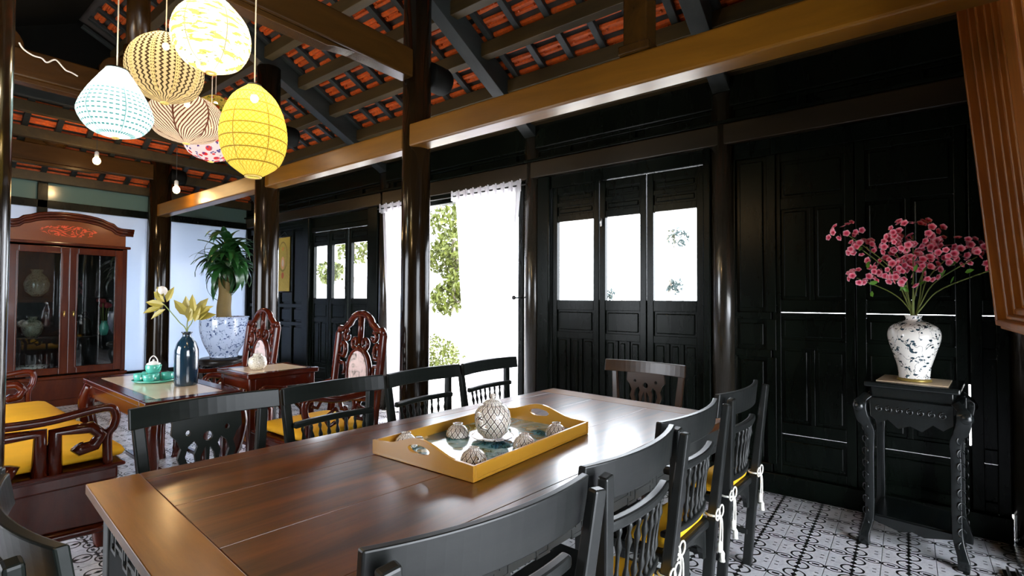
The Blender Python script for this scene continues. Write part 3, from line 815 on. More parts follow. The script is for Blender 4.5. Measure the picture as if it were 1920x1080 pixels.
# ---- dining chairs
def chair(label, mat='chair_wood', splat=False, cords=True, nsp=8, rh=.078, pw=.245, deep=.10):
    t = thing('dining_chair', label, 'chair', (0, 0, 0), 0, 'dining chairs around the long table')
    hw = .285; zt = .935
    yb = -.235
    # rear posts, raked outwards
    for s in (-1, 1):
        MB().bar((s*.195, yb+.055, .0008), (s*.205, yb+.02, .46), .036, .042, up=(0, 1, 0)).bar((s*.205, yb+.02, .455), (s*pw, yb-.020, zt-.015), .042, .040, up=(0, 1, 0), w1=.040, h1=.028).build('post', mat, t, .006)
    def band(z0, z1, th_, bow, half, y, nm, bev, tilt=0):
        b = MB(); N_ = 16; v = []
        for i in range(N_+1):
            x = -half+2*half*i/N_; yy = y+bow*(x/half)**2
            v += [(x, yy-th_/2, z0), (x, yy+th_/2, z0), (x, yy+th_/2-tilt, z1), (x, yy-th_/2-tilt, z1)]
        f = [(0, 1, 2, 3), (4*N_+3, 4*N_+2, 4*N_+1, 4*N_)]
        for i in range(N_):
            for k in range(4): f.append((i*4+(k+1) % 4, i*4+k, i*4+4+k, i*4+4+(k+1) % 4))
        b.add(v, f); return b.build(nm, mat, t, bev)
    band(zt-rh, zt, .022, .045, hw, yb+.002, 'top_rail', .004, .012)
    if not splat:
        band(.738, .768, .032, .030, .222, yb+.005, 'middle_rail', .008)
        band(.505, .528, .026, .030, .20, yb+.028, 'lower_rail', .006)
        for k in range(nsp):
            x = -.175+.35*k/(nsp-1); yo = .03*(x/.222)**2; x2 = x*.88
            pr = []
            L = .74-.525
            for q, r in ((0, .006), (.08, .010), (.14, .005), (.26, .011), (.36, .006), (.5, .0055), (.62, .006), (.72, .011), (.84, .005), (.92, .009), (1, .006)): pr.append((r, q))
            P0 = Vector((x2, yb+.028+yo, .525)); P1 = Vector((x, yb+.005+yo, .742))
            MB().tube([P0.lerp(P1, q) for r, q in pr], [r for r, q in pr], 7).build('spindle', mat, t)
    else:
        o = [(-.13, .862), (-.135, .80), (-.115, .775), (-.10, .74), (-.112, .70), (-.095, .655), (-.05, .60), (-.042, .56), (-.042, .50)]
        outer = o+[(-x, z) for x, z in reversed(o)]
        hole = lambda cx, cz, a, c, s=1: [(cx+a*cos(2*pi*i/10), cz+c*sin(2*pi*i/10)) for i in range(10)]
        holes = [hole(0, .775, .020, .020), [(-.008, .735), (-.026, .70), (-.034, .65), (-.028, .59), (-.014, .545), (-.006, .58), (-.005, .66)], [(.008, .735), (.026, .70), (.034, .65), (.028, .59), (.014, .545), (.006, .58), (.005, .66)],
                 [(-.050, .765), (-.074, .745), (-.085, .705), (-.072, .665), (-.052, .63), (-.044, .67), (-.050, .71), (-.038, .74)], [(.050, .765), (.074, .745), (.085, .705), (.072, .665), (.052, .63), (.044, .67), (.050, .71), (.038, .74)], hole(-.075, .80, .010, .012), hole(.075, .80, .010, .012)]
        MB().prism([outer]+holes, yb-.002, yb+.014).build('splat', mat, t, .002)
        band(.478, .502, .026, .0, .20, yb+.03, 'lower_rail', .006)
    # seat frame, cushion
    MB().bx(-.205, .205, yb+.03, .20, .415, .452).build('seat', mat, t, .012)
    cu = MB().cushion(-.195, .195, yb+.045, deep, .453, .497).build('cushion', 'yellow_cloth', t)
    for s in (-1, 1):
        MB().bar((s*.18, .175, .0008), (s*.18, .175, .42), .036, .036, w1=.042, h1=.042).build('leg', mat, t, .006)
        MB().bar((s*.185, yb+.05, .17), (s*.18, .17, .17), .018, .026).build('stretcher', mat, t, .003)
    a = arc(0, .30, .155, .105, 0, 180, 12); outer = [(.178, .415), (.178, .30)]+[(.155, .30)]+a[1:-1]+[(-.155, .30), (-.178, .30), (-.178, .415)]
    MB().prism(outer, yb+.042, yb+.060).build('arched_apron', mat, t, .003)
    MB().prism(outer, .165, .183).build('arched_apron', mat, t, .003)
    if cords:
        for s in (-1, 1):
            x, y = s*.207, yb+.022
            b = MB().tube([(x+.027*cos(a_), y+.027*sin(a_), .475) for a_ in [2*pi*i/12 for i in range(12)]], .0045, 6, closed=True)
            for dx, dz, rr in ((.02, .03, .026), (-.022, .024, .024)):
                b.tube([(x+dx+rr*cos(a_), y-.028, .475+dz*.4+rr*.9*sin(a_)) for a_ in [2*pi*i/12 for i in range(12)]], .0038, 6, closed=True)
            for dx, L in ((.012, .15), (-.010, .10)):
                b.tube(smooth([(x, y-.03, .475), (x+dx, y-.034, .44), (x+dx*1.3, y-.032, .475-L)], 4), .0038, 6)
                b.lathe([(.004, 0), (.011, -.012), (.010, -.03), (.013, -.045)], 8, Matrix.Translation((x+dx*1.3, y-.032, .475-L+.005)))
            b.build('tie_cord', 'white_cord', t, label='white knotted cord with tassels')
    return t
c0 = chair('dining chair on the window side with turned spindles, next to the pierced-splat one', 'shaded_chair_wood', cords=False)
c0.location = (-2.075, 1.485, 0); c0.rotation_euler = (0, 0, -pi/2)
dup(c0, (-2.075, 2.085, 0), -pi/2, 'dining chair on the window side, back in front of the main column')
dup(c0, (-2.075, 2.685, 0), -pi/2, 'dining chair on the window side, farthest along, back against the bright doorway')
cs = chair('dining chair with a pierced lyre splat in front of the low tea table', 'shaded_chair_wood', splat=True, cords=False)
cs.location = (-2.09, .905, 0); cs.rotation_euler = (0, 0, -pi/2)
ch = chair('brown dining chair with a carved splat at the far head of the table', 'warm_chair_wood', True, False)
ch.location = (-1.405, 3.05, 0); ch.rotation_euler = (0, 0, pi-.02)
cr = chair('nearest dining chair, its broad curved top rail filling the bottom of the photo', rh=.108, pw=.262, deep=-.03)
cr.location = (-.862, .835, 0); cr.rotation_euler = (0, 0, pi/2-.19)
dup(cr, (-.835, 1.405, 0), pi/2-.03, 'black dining chair with its back to the camera, second from the near end')
dup(cr, (-.86, 1.975, 0), pi/2-.04, 'black dining chair with its back to the camera, third from the near end')
dup(cr, (-.85, 2.64, 0), pi/2-.06, 'black dining chair nearest the panelled doors, with white cords on its posts')
cn = chair('dark dining chair cut off at the lower left corner of the photo', 'shaded_chair_wood', cords=False)
cn.location = (-1.40, .415, 0)
dup(cn, (-1.745, -.13, 0), radians(-124), 'dark dining chair turned aside, only its top rail end showing at the left edge')

# ---- carved rosewood pieces
def spiral(cx, cz, r0, r1, a0, turns, n=14):
    return [(cx+(r0+(r1-r0)*i/n)*cos(radians(a0+360*turns*i/n)), cz+(r0+(r1-r0)*i/n)*sin(radians(a0+360*turns*i/n))) for i in range(n+1)]
def tz(b, pts, y, r=.014, n=8): b.tube([(x, y(x, z) if callable(y) else y, z) for x, z in pts], r, n); return b
def armparts(t, s, x, yb, yf, seat, arm_z, mat='rosewood', key=False):
    pts = smooth([(x, yb, arm_z+.03), (x, yb+.5*(yf-yb)*.5, arm_z+.005), (x, yb+.6*(yf-yb), arm_z), (x+s*.01, yf-.05, arm_z+.035), (x+s*.012, yf, arm_z), (x+s*.006, yf-.005, arm_z-.07), (x, yf-.03, arm_z-.12), (x, yf-.025, seat)], 5)
    MB().tube(pts, .022, 10).build('arm_rail', mat, t)
    b = MB(); w = yf-yb
    zz = seat+.02; hh = arm_z-seat-.05
    if key:
        # key scroll: bars with hooked ends
        def sb(P_, r=.033): b.tube([(x, yb+w*u_, seat+hh*v_) for u_, v_ in P_], r, 8)
        sb([(.58, 0.0), (.58, .98), (.34, .98), (.30, .55), (.12, .5), (.04, .62), (.02, .9), (.07, 1.0)]); sb([(.30, .55), (.33, .2), (.42, .12), (.44, .35)])
        sb([(.66, 0), (.66, .95), (.86, .95), (.92, .75), (.88, .5), (.80, .45), (.78, .55)])
    else:
        def sb(P_, r=.014): b.tube([(x, yb+w*u_, seat+hh*v_) for u_, v_ in P_], r, 8)
        sb([(.45, 0), (.45, .9)]); sb([(.45, .5), (.3, .95), (.15, .7), (.22, .4), (.3, .5)]); sb([(.45, .5), (.6, .95), (.75, .7), (.68, .4), (.6, .5)])
    b.build('arm_scroll', mat, t)
def carved_chair(label):
    t = thing('carved_armchair', label, 'armchair', (0, 0, 0), 0, 'carved rosewood armchairs')
    mat = 'rosewood'; yb = -.27; S_ = .46; top = 1.24; hw = .30
    yy = lambda x, z: yb-.02-.06*max(0, z-S_)
    # side posts
    for s in (-1, 1):
        MB().bar((s*.285, yb+.02, S_-.02), (s*.29, yy(0, 1.08), 1.10), .045, .045, up=(0, 1, 0)).build('post', mat, t, .010)
    b = MB()
    crest = [(-.29, 1.09), (-.27, 1.125), (-.22, 1.12), (-.17, 1.155)]+arc(0, 1.14, .15, .10, 165, 15, 9)+[(.17, 1.155), (.22, 1.12), (.27, 1.125), (.29, 1.09)]
    b.tube([(x, yy(x, z), z) for x, z in crest], .026, 10, sx=1)
    b.build('crest_rail', mat, t)
    b = MB()
    tz(b, [(0, 1.235), (0, 1.02)], yy, .024)
    for s in (-1, 1):
        tz(b, [(s*x, z) for x, z in ([(.20, 1.13), (.17, 1.10)]+spiral(.175, 1.07, .038, .016, 90, -.8, 10))], yy, .018)
        tz(b, [(s*x, z) for x, z in ([(0, 1.00), (.03, .975), (.065, .985)]+spiral(.062, 1.025, .042, .016, -60, .8, 10))], yy, .018)
        # side hooks with ball ends
        tz(b, [(s*x, z) for x, z in [(.28, .93), (.20, .92), (.19, .96), (.195, 1.0), (.22, 1.02), (.24, 1.005), (.238, .985)]], yy, .020)
        tz(b, [(s*x, z) for x, z in [(.28, .87), (.19, .865), (.185, .80), (.21, .79)]], yy, .015)
        tz(b, [(s*x, z) for x, z in [(.28, .60), (.18, .61), (.14, .66), (.12, .70)]], yy, .015)
        # lower scrolls
        tz(b, [(s*x, z) for x, z in ([(.035, .60), (.06, .625), (.16, .63), (.21, .60), (.215, .56), (.19, .525), (.15, .525), (.14, .55)])], yy, .018)
        tz(b, [(s*.03, .62), (s*.03, .48)], yy, .016)
    b.build('openwork', mat, t)
    MB().tube([(.140*cos(a), yy(0, .80+.180*sin(a)), .80+.180*sin(a)) for a in [2*pi*i/28 for i in range(28)]], .022, 10, closed=True).build('oval_frame', mat, t)
    MB().prism([(.130*cos(2*pi*i/28), .80+.170*sin(2*pi*i/28)) for i in range(28)], -.008, .008, Matrix.Translation((0, yb-.02-.06*.34, 0))).build('marble_panel', 'pink_marble', t, label='oval marble panel with a grey landscape figure')
    MB().bar((-.29, yb, S_+.02), (.29, yb, S_+.02), .04, .04).build('lower_rail', mat, t, .006)
    MB().bx(-.32, .32, -.29, .30, S_-.07, S_-.02).build('seat', mat, t, .012)
    MB().bx(-.335, .335, -.30, .315, S_-.02, S_).build('seat_rim', mat, t, .008)
    MB().cushion(-.29, .29, -.24, .29, S_+.0005, S_+.07, p=.08).build('cushion', 'yellow_cloth', t)
    for s in (-1, 1):
        armparts(t, s, s*.295, yb, .27, S_, .70)
        for y in (-.25, .26):
            MB().tube(smooth([(s*.28, y, S_-.06), (s*.295, y+.01, .30), (s*.275, y, .12), (s*.29, y+.01, .04), (s*.29, y+.012, .0008)], 4), [.045]*5+[.036]*6+[.027]*4+[.034]*2, 10).build('leg', mat, t)
    MB().prism([(-.30, .39), (.30, .39), (.30, .32), (.22, .31), (.16, .35), (.06, .33), (0, .30), (-.06, .33), (-.16, .35), (-.22, .31), (-.30, .32)], .27, .29).build('apron', mat, t, .004)
    MB().bar((-.285, .26, .10), (.285, .26, .10), .03, .03).bar((-.285, -.25, .10), (.285, -.25, .10), .03, .03).build('stretcher', mat, t, .004)
    return t
a1 = carved_chair('carved rosewood armchair with an oval marble back beside the main column')
a1.scale = (.93, 1, 1)
a1.location = (-3.19, 1.95, 0); a1.rotation_euler = (0, 0, pi)
dup(a1, (-4.67, 1.95, 0), pi, 'carved rosewood armchair with an oval marble back, in front of the big fish-bowl planter')

# settee
st = thing('carved_settee', 'carved rosewood settee with yellow cushions at the left edge', 'settee', (-4.50, .45, 0), 0)
S_ = .45; hw = 1.07
MB().bx(-hw, hw, -.30, .44, S_-.09, S_-.02).build('seat', 'rosewood', st, .012)
MB().bx(-hw-.02, hw+.02, -.32, .47, S_-.02, S_+.002).build('seat_rim', 'rosewood', st, .010)
for x0, x1 in ((-hw+.03, -.005), (.005, hw-.03)):
    MB().cushion(x0, x1, -.24, .49, S_+.003, S_+.085, p=.05).build('cushion', 'yellow_cloth', st)
for s in (-1, 1): armparts(st, s, s*(hw-.01), -.30, .42, S_, .72, key=True)
b = MB()
for s in (-1, 1): b.bar((s*(hw-.02), -.30, S_), (s*(hw-.03), -.36, 1.0), .05, .05, up=(0, 1, 0))
b.bar((-hw, -.355, 1.0), (hw, -.355, 1.0), .05, .06); b.bar((-hw, -.33, .56), (hw, -.33, .56), .04, .04)
for k in range(-4, 5): b.bar((k*.23, -.33, .56), (k*.23, -.35, 1.0), .03, .04, up=(0, 1, 0))
b.build('backrest', 'rosewood', st, .006)
for x in (-hw+.06, 0, hw-.06):
    for y in (-.25, .38):
        MB().tube(smooth([(x, y, S_-.06), (x, y+.02, .30), (x, y, .12), (x, y+.015, .0008)], 4), [.055]*5+[.042]*4+[.04]*4, 10).build('leg', 'rosewood', st)
MB().bx(-hw+.02, hw-.02, .40, .43, .12, .37).build('apron', 'rosewood', st, .006)
MB().bx(hw-.05, hw-.02, -.28, .40, .12, .37).build('apron', 'rosewood', st, .006)
MB().tube(smooth([(hw-.02, -.28, .11), (hw-.01, .0, .13), (hw-.02, .40, .11)], 6), .028, 8).build('stretcher', 'rosewood', st)

# low tea table
tt = thing('tea_table', 'square rosewood tea table with an inset marble top', 'table', (-4.28, 1.333, 0), -radians(1))
hx, hy, Z = .74, .28, .73
for s in (-1, 1):
    MB().bx(s*hx-(.11 if s > 0 else 0), s*hx+(0 if s > 0 else .11), -hy, hy, Z-.04, Z).build('top_frame', 'rosewood', tt, .008)
    MB().bx(-hx+.11, hx-.11, s*hy-(.09 if s > 0 else 0), s*hy+(0 if s > 0 else .09), Z-.04, Z).build('top_frame', 'rosewood', tt, .008)
MB().bx(-hx+.11, hx-.11, -hy+.09, hy-.09, Z-.03, Z-.001).build('marble_top', 'marble_inset', tt, .001)
for s in (-1, 1):
    for q in (-1, 1):
        MB().tube(smooth([(s*(hx-.05), q*(hy-.05), Z-.05), (s*(hx-.01), q*(hy-.02), Z-.2), (s*(hx-.05), q*(hy-.05), .3), (s*(hx-.07), q*(hy-.06), .1), (s*(hx-.03), q*(hy-.04), .0008)], 4), [.05]*8+[.035]*5+[.038]*4, 10).build('leg', 'rosewood', tt)
    MB().bx(-hx+.06, hx-.06, s*(hy-.035)-.01, s*(hy-.035)+.01, Z-.14, Z-.04).build('apron', 'rosewood', tt, .006)
    MB().bx(s*(hx-.035)-.01, s*(hx-.035)+.01, -hy+.06, hy-.06, Z-.14, Z-.04).build('apron', 'rosewood', tt, .006)
MB().bx(-hx+.08, hx-.08, -.02, .02, .10, .13).build('stretcher', 'rosewood', tt, .004)
# side table
sdt = thing('side_table', 'small square rosewood side table between the two carved armchairs', 'table', (-3.86, 1.93, 0), 0)
hx, hy, Z = .25, .27, .82
MB().bx(-hx, hx, -hy, hy, Z-.035, Z-.004).build('table_top', 'rosewood', sdt, .008)
for s in (-1, 1):
    MB().bx(s*hx-(.06 if s > 0 else 0), s*hx+(0 if s > 0 else .06), -hy, hy, Z-.006, Z).build('top_frame', 'rosewood', sdt, .002)
MB().bx(-hx+.06, hx-.06, -hy+.06, hy-.06, Z-.003, Z-.001).build('marble_top', 'marble_inset', sdt)
MB().bx(-hx+.025, hx-.025, -hy+.025, hy-.025, Z-.12, Z-.035).build('apron', 'rosewood', sdt, .008)
MB().bx(-hx+.05, hx-.05, -hy+.05, hy-.05, .30, .325).build('shelf', 'rosewood', sdt, .004)
for s in (-1, 1):
    for q in (-1, 1): MB().bar((s*(hx-.045), q*(hy-.045), .0008), (s*(hx-.045), q*(hy-.045), Z-.035), .05, .05).build('leg', 'rosewood', sdt, .010)
tag(MB().lathe([(.035, .0), (.045, .005), (.062, .03), (.066, .055), (.058, .085), (.035, .102), (.030, .105), (.030, .115), (.033, .118), (.026, .118), (.026, .10), (0, .04)], 24).build('ceramic_jar', 'small_porcelain', loc=(-3.83, 1.83, .8202)), 'small round pale jar with faint branches on the side table', 'jar')

# ---- cabinet
cb = thing('display_cabinet', 'tall reddish display cabinet with arched crest and two glazed doors', 'cabinet', (-8.47, 1.60, 0), 0)
# local: front face +x, y across
cw = .60; D0, D1 = -.19, .17; zb, zt = .05, 2.00
MB().bx(D0, D1, -cw, cw, .0008, .34).build('base', 'cabinet_wood', cb, .008)
MB().bx(D0, D1+.025, -cw-.02, cw+.02, .34, .38).build('base_moulding', 'cabinet_wood', cb, .010)
MB().bx(D0, D1+.02, -cw-.01, cw+.01, .0008, .09).build('plinth', 'cabinet_wood', cb, .006)
for s in (-1, 1):
    ya, yc = (cw-.05, cw) if s > 0 else (-cw, -cw+.05)
    MB().bx(D0, D0+.06, ya, yc, .38, zt).bx(D1-.06, D1, ya, yc, .38, zt).bx(D0+.06, D1-.06, ya, yc, .38, .46).bx(D0+.06, D1-.06, ya, yc, zt-.08, zt).build('side', 'cabinet_wood', cb, .006)
    MB().bx(D0+.06, D1-.06, (ya+yc)/2-.002, (ya+yc)/2+.002, .46, zt-.08).build('glass', 'cabinet_glass', cb)
MB().bx(D0, D0+.02, -cw+.05, cw-.05, .38, zt).build('back', 'dark_wood', cb)
MB().bx(D0, D1, -cw, cw, zt, zt+.035).build('top', 'cabinet_wood', cb, .006)
MB().bx(D0, D1+.035, -cw-.03, cw+.03, zt+.0, zt+.035).build('frieze_moulding', 'cabinet_wood', cb, .010)
RY = Matrix.Rotation(pi/2, 4, 'Z')   # local x->y
def crest(o, w2, zr): return [(-w2, zt+.035), (w2, zt+.035), (w2, zr)]+arc(0, zr, .42, .17+o, 0, 180, 18)+[(-w2, zr)]
MB().prism([(-.58, zt+.035), (.58, zt+.035), (.58, 2.22), (.46, 2.23), (.42, 2.27)]+arc(0, 2.26, .39, .10, 18, 162, 14)+[(-.42, 2.27), (-.46, 2.23), (-.58, 2.22)], -D1+.01, -D0, RY).build('crest_panel', 'crest_wood', cb)
pth = [(-.66, 2.23), (-.52, 2.23), (-.47, 2.245), (-.43, 2.285)]+arc(0, 2.27, .39, .10, 160, 20, 10)+[(.43, 2.285), (.47, 2.245), (.52, 2.23), (.66, 2.23)]
b = MB()
for rr, xo, dz in ((.024, D1+.015, 0), (.020, D1-.005, -.035), (.018, D1+.035, .028)):
    b.tube([(xo, y_, z_+dz) for y_, z_ in pth], rr, 8)
b.build('cornice', 'cabinet_wood', cb)
for s in (-1, 1):
    d = MB(); y0 = .0 if s > 0 else -.55; y1 = y0+.55
    Fr = lambda a, c, e_, f_, x1=D1+.02: MB().bx(D1-.012, x1, a, c, e_, f_)
    z0, z1 = .40, 1.98; fw = .085
    dr = Fr(y0, y0+fw, z0, z1).bx(D1-.012, D1+.02, y1-fw, y1, z0, z1).bx(D1-.012, D1+.02, y0+fw, y1-fw, z0, z0+fw).bx(D1-.012, D1+.02, y0+fw, y1-fw, z1-fw, z1).build('door', 'cabinet_wood', cb, .006)
    m_ = MB(); q = .012
    ring = [(D1+.022, y0+fw-.01, z0+fw-.01), (D1+.022, y1-fw+.01, z0+fw-.01), (D1+.022, y1-fw+.01, z1-fw+.01), (D1+.022, y0+fw-.01, z1-fw+.01)]
    for a_, c_ in zip(ring, ring[1:]+ring[:1]): m_.bar(a_, c_, .016, .014, up=(1, 0, 0))
    m_.build('moulding', 'cabinet_wood', dr, .004)
    MB().bx(D1+.0, D1+.004, y0+fw-.004, y1-fw+.004, z0+fw-.004, z1-fw+.004).build('glass', 'cabinet_glass', dr)
    hy = s*.045
    MB().lathe([(.006, 0), (.012, .004), (.006, .012), (.014, .022), (.010, .034), (0, .038)], 10, Matrix.Translation((D1+.02, hy, 1.17)) @ Matrix.Rotation(pi/2, 4, 'Y')).lathe([(.004, 0), (.011, -.02), (.009, -.05), (0, -.06)], 8, Matrix.Translation((D1+.045, hy, 1.17))).build('handle', 'brass', dr)
for z in (.84, 1.35):
    MB().bx(D0+.02, D1-.02, -cw+.05, cw-.05, z, z+.012).build('shelf', 'pane_glass' if z > 1 else 'dark_wood', cb)
wallx = -8.47
def inside(mb, name, mat, y, z, label, cat): return tag(mb.build(name, mat, loc=(wallx-.0, 1.60+y, z)), label, cat)
inside(MB().lathe([(.05, 0), (.09, .05), (.11, .12), (.09, .19), (.04, .23), (.05, .26), (.045, .26), (.03, .22)], 20), 'jar', 'shaded_porcelain', -.30, .8525, 'pale jar behind the left cabinet glass, middle shelf', 'jar')
inside(MB().lathe([(.05, 0), (.05, .02), (.14, .08), (.16, .13), (.15, .13), (.13, .09), (0, .05)], 20), 'bowl', 'vase_porcelain', -.30, .3805, 'patterned bowl on the bottom shelf behind the left cabinet glass', 'bowl')
inside(MB().lathe([(.05, 0), (.11, .06), (.13, .15), (.10, .24), (.05, .29), (.07, .33), (.06, .33), (.04, .28)], 20), 'vase', 'shaded_porcelain', -.27, 1.3625, 'pale vase on the glass shelf behind the left cabinet door', 'vase')
fg = thing('figurine', 'dark seated figurine on the right side of the cabinet', 'figurine', (wallx, 1.60+.20, .8525))
MB().lathe([(.09, 0), (.085, .05), (.07, .10), (.075, .16), (.055, .22), (.02, .25)], 16).build('robe', 'dark_wood', fg)
MB().ell((0, 0, .28), .035, .035, .045).build('head', 'dark_wood', fg)
fv = thing('flower_vase', 'small vase of dark red silk flowers behind the right cabinet glass', 'vase', (wallx+.02, 1.60+.40, .8525))
MB().lathe([(.035, 0), (.05, .06), (.055, .11), (.03, .17), (.035, .19), (.03, .19), (.02, .15)], 16).build('vase', 'turquoise', fv)
rn = random.Random(4)
for k in range(9):
    a = rn.uniform(0, 6.28); r = rn.uniform(.02, .08); z = .36+rn.uniform(0, .12)
    fl = MB().ell((0, 0, 0), .035, .035, .03, 8, 5).build('bloom', 'bloom_red', fv, loc=(r*cos(a), r*sin(a), z))
    MB().tube([(-.6*r*cos(a), -.6*r*sin(a), .16-z), (0, 0, -.01)], .003, 5).build('stem', 'stem_green', fl)

# ---- painting scroll
sc = thing('hanging_scroll', 'yellow hanging scroll painting with an arched figure on the dark panels', 'painting', (-7.56, WY-.055, 1.875))
MB().bx(-.20, .20, -.004, .004, -.42, .42).build('picture', 'scroll_paper', sc)
for z in (-.42, .42): MB().tube([(-.215, 0, z), (.215, 0, z)], .010, 8).build('roller', 'dark_wood', sc)
MB().tube([(-.12, 0, .43), (0, .02, .50), (.12, 0, .43)], .002, 5).build('cord', 'black_cord', sc)

# ---- plant stand and vase
ps = thing('plant_stand', 'black carved square plant stand with marble slab top', 'stand', (.03, 3.66, 0), -radians(6))
Z = .905; h = .205
MB().bx(-h, h, -h, h, Z-.03, Z).build('table_top', 'ebony', ps, .008)
MB().bx(-h+.05, h-.05, -h+.05, h-.05, Z+.0003, Z+.004).build('slab', 'marble_inset', ps, .001)
MB().bx(-h+.03, h-.03, -h+.03, h-.03, Z-.09, Z-.03).build('neck', 'ebony', ps, .004)
for s in (0, 1, 2, 3):
    R = Matrix.Rotation(s*pi/2, 4, 'Z')
    b = MB(); b.prism([(-h+.03, Z-.09), (h-.03, Z-.09), (h-.03, Z-.19), (h-.07, Z-.22), (h-.11, Z-.20), (.05, Z-.24), (0, Z-.22), (-.05, Z-.24), (-h+.11, Z-.20), (-h+.07, Z-.22), (-h+.03, Z-.19)], -h-.005, -h+.02, R)
    for k in range(-3, 4):
        tz(b, [(k*.045+x, z+Z-.145) for x, z in spiral(0, 0, .018, .006, 90, 1.3, 10)], -h-.006, .005, 6) if s == 0 else None
    if s: b = b
    b.build('carved_apron', 'ebony', ps, .002)
    L = MB(); x = -h+.01; y = -h+.01
    L.tube([Vector(R @ Vector(p)) for p in smooth([(x+.01, y+.01, Z-.08), (x-.022, y-.022, Z-.12), (x-.016, y-.016, Z-.19), (x+.012, y+.012, Z-.27), (x+.012, y+.012, .50), (x+.012, y+.012, .22), (x+.006, y+.006, .13), (x-.012, y-.012, .05), (x-.012, y-.012, .0008)], 4)], [.030]*4+[.042]*6+[.034]*4+[.030]*14+[.034]*5, 4)
    leg = L.build('leg', 'ebony', ps, .004)
    c_ = MB()
    for kk in range(9):
        z = Z-.26-.066*kk
        c_.tube([Vector(R @ Vector((x-.006+dx, y-.006+dy, z+dz))) for dx, dy, dz in [(.014*cos(a), -.014*cos(a), .020*sin(a)) for a in [2*pi*i/10*(.8) for i in range(10)]]], .005, 5)
    MB().ell(tuple(R @ Vector((x-.03, y-.03, Z-.14))), .034, .034, .034, 10, 8).build('scroll_knob', 'ebony', leg)
    c_.build('carving', 'ebony', leg)
for s in (0, 1, 2, 3):
    R = Matrix.Rotation(s*pi/2, 4, 'Z'); b = MB()
    b.prism([(-h+.03, .16), (h-.03, .16), (h-.03, .135), (.05, .105), (0, .12), (-.05, .105), (-h+.03, .135)], -h+.02, -h+.04, R); b.build('bottom_rail', 'ebony', ps, .002)
MB().bx(-h+.04, h-.04, -h+.04, h-.04, .15, .165).build('shelf', 'ebony', ps, .003)
VX, VY, VZ = .03, 3.62, .9095
vs = thing('porcelain_vase', 'white vase with blue flower vines on the carved plant stand', 'vase', (VX, VY, VZ))
pr = smooth([(.092, 0, 0), (.092, .006, 0), (.086, .03, 0), (.092, .08, 0), (.115, .15, 0), (.140, .22, 0), (.146, .265, 0), (.130, .305, 0), (.085, .33, 0), (.050, .342, 0), (.042, .352, 0), (.048, .368, 0), (.052, .372, 0)], 4)
MB().lathe([(p.x, p.y) for p in pr]+[(.044, .371), (.036, .352), (.06, .32)], 40, cap=False).build('body', 'vase_porcelain', vs)
MB().lathe([(0, .0006), (.094, .0006), (.096, .008), (.09, .018), (.088, .018)], 32).build('foot_ring', 'brass_dark', vs)

vs.scale = (.82, .82, .98)
# ---- blossom branches
clusters = [(1585, 428, 9, 28, 'upper left tip reaching away from the bunch'), (1615, 458, 12, 24, 'second tip on the left'), (1607, 512, 9, 20, 'lowest left tip'),
            (1712, 432, 24, 40, 'tallest, standing in the centre'), (1672, 450, 14, 28, 'just left of the tallest branch'), (1665, 495, 24, 36, 'low and full on the left of the centre'),
            (1712, 500, 26, 42, 'low and full in the centre'), (1740, 482, 18, 36, 'low and full on the right of the centre'), (1765, 450, 10, 24, 'behind the tallest one on the right'), (1790, 462, 18, 36, 'rising to the right'),
            (1832, 472, 14, 28, 'arching far right'), (1866, 494, 6, 14, 'rightmost tip by the big frame')]
def unproj(u, v, y):
    d = Fv+Rv*((u-960)/FPX)+Uv*((540-v)/FPX); t = y/d.y; return Vector((0, 0, CAM_Z))+d*t
fm = MB()
for k in range(5):
    a = 2*pi*k/5; Rk = Matrix.Rotation(a, 4, 'Z')
    fm.add([Rk @ Vector(p) for p in [(0, 0, 0), (.006, -.0085, .004), (.015, -.0085, .007), (.020, 0, .006), (.015, .0085, .007), (.006, .0085, .004)]], [(0, 1, 2, 3), (0, 3, 4, 5)], True)
fm.ell((0, 0, .003), .003, .003, .004, 5, 4)
fme = fm.mesh('blossom', 'pink_petal')
rn = random.Random(11)
neck = Vector((VX, VY, VZ+.335))
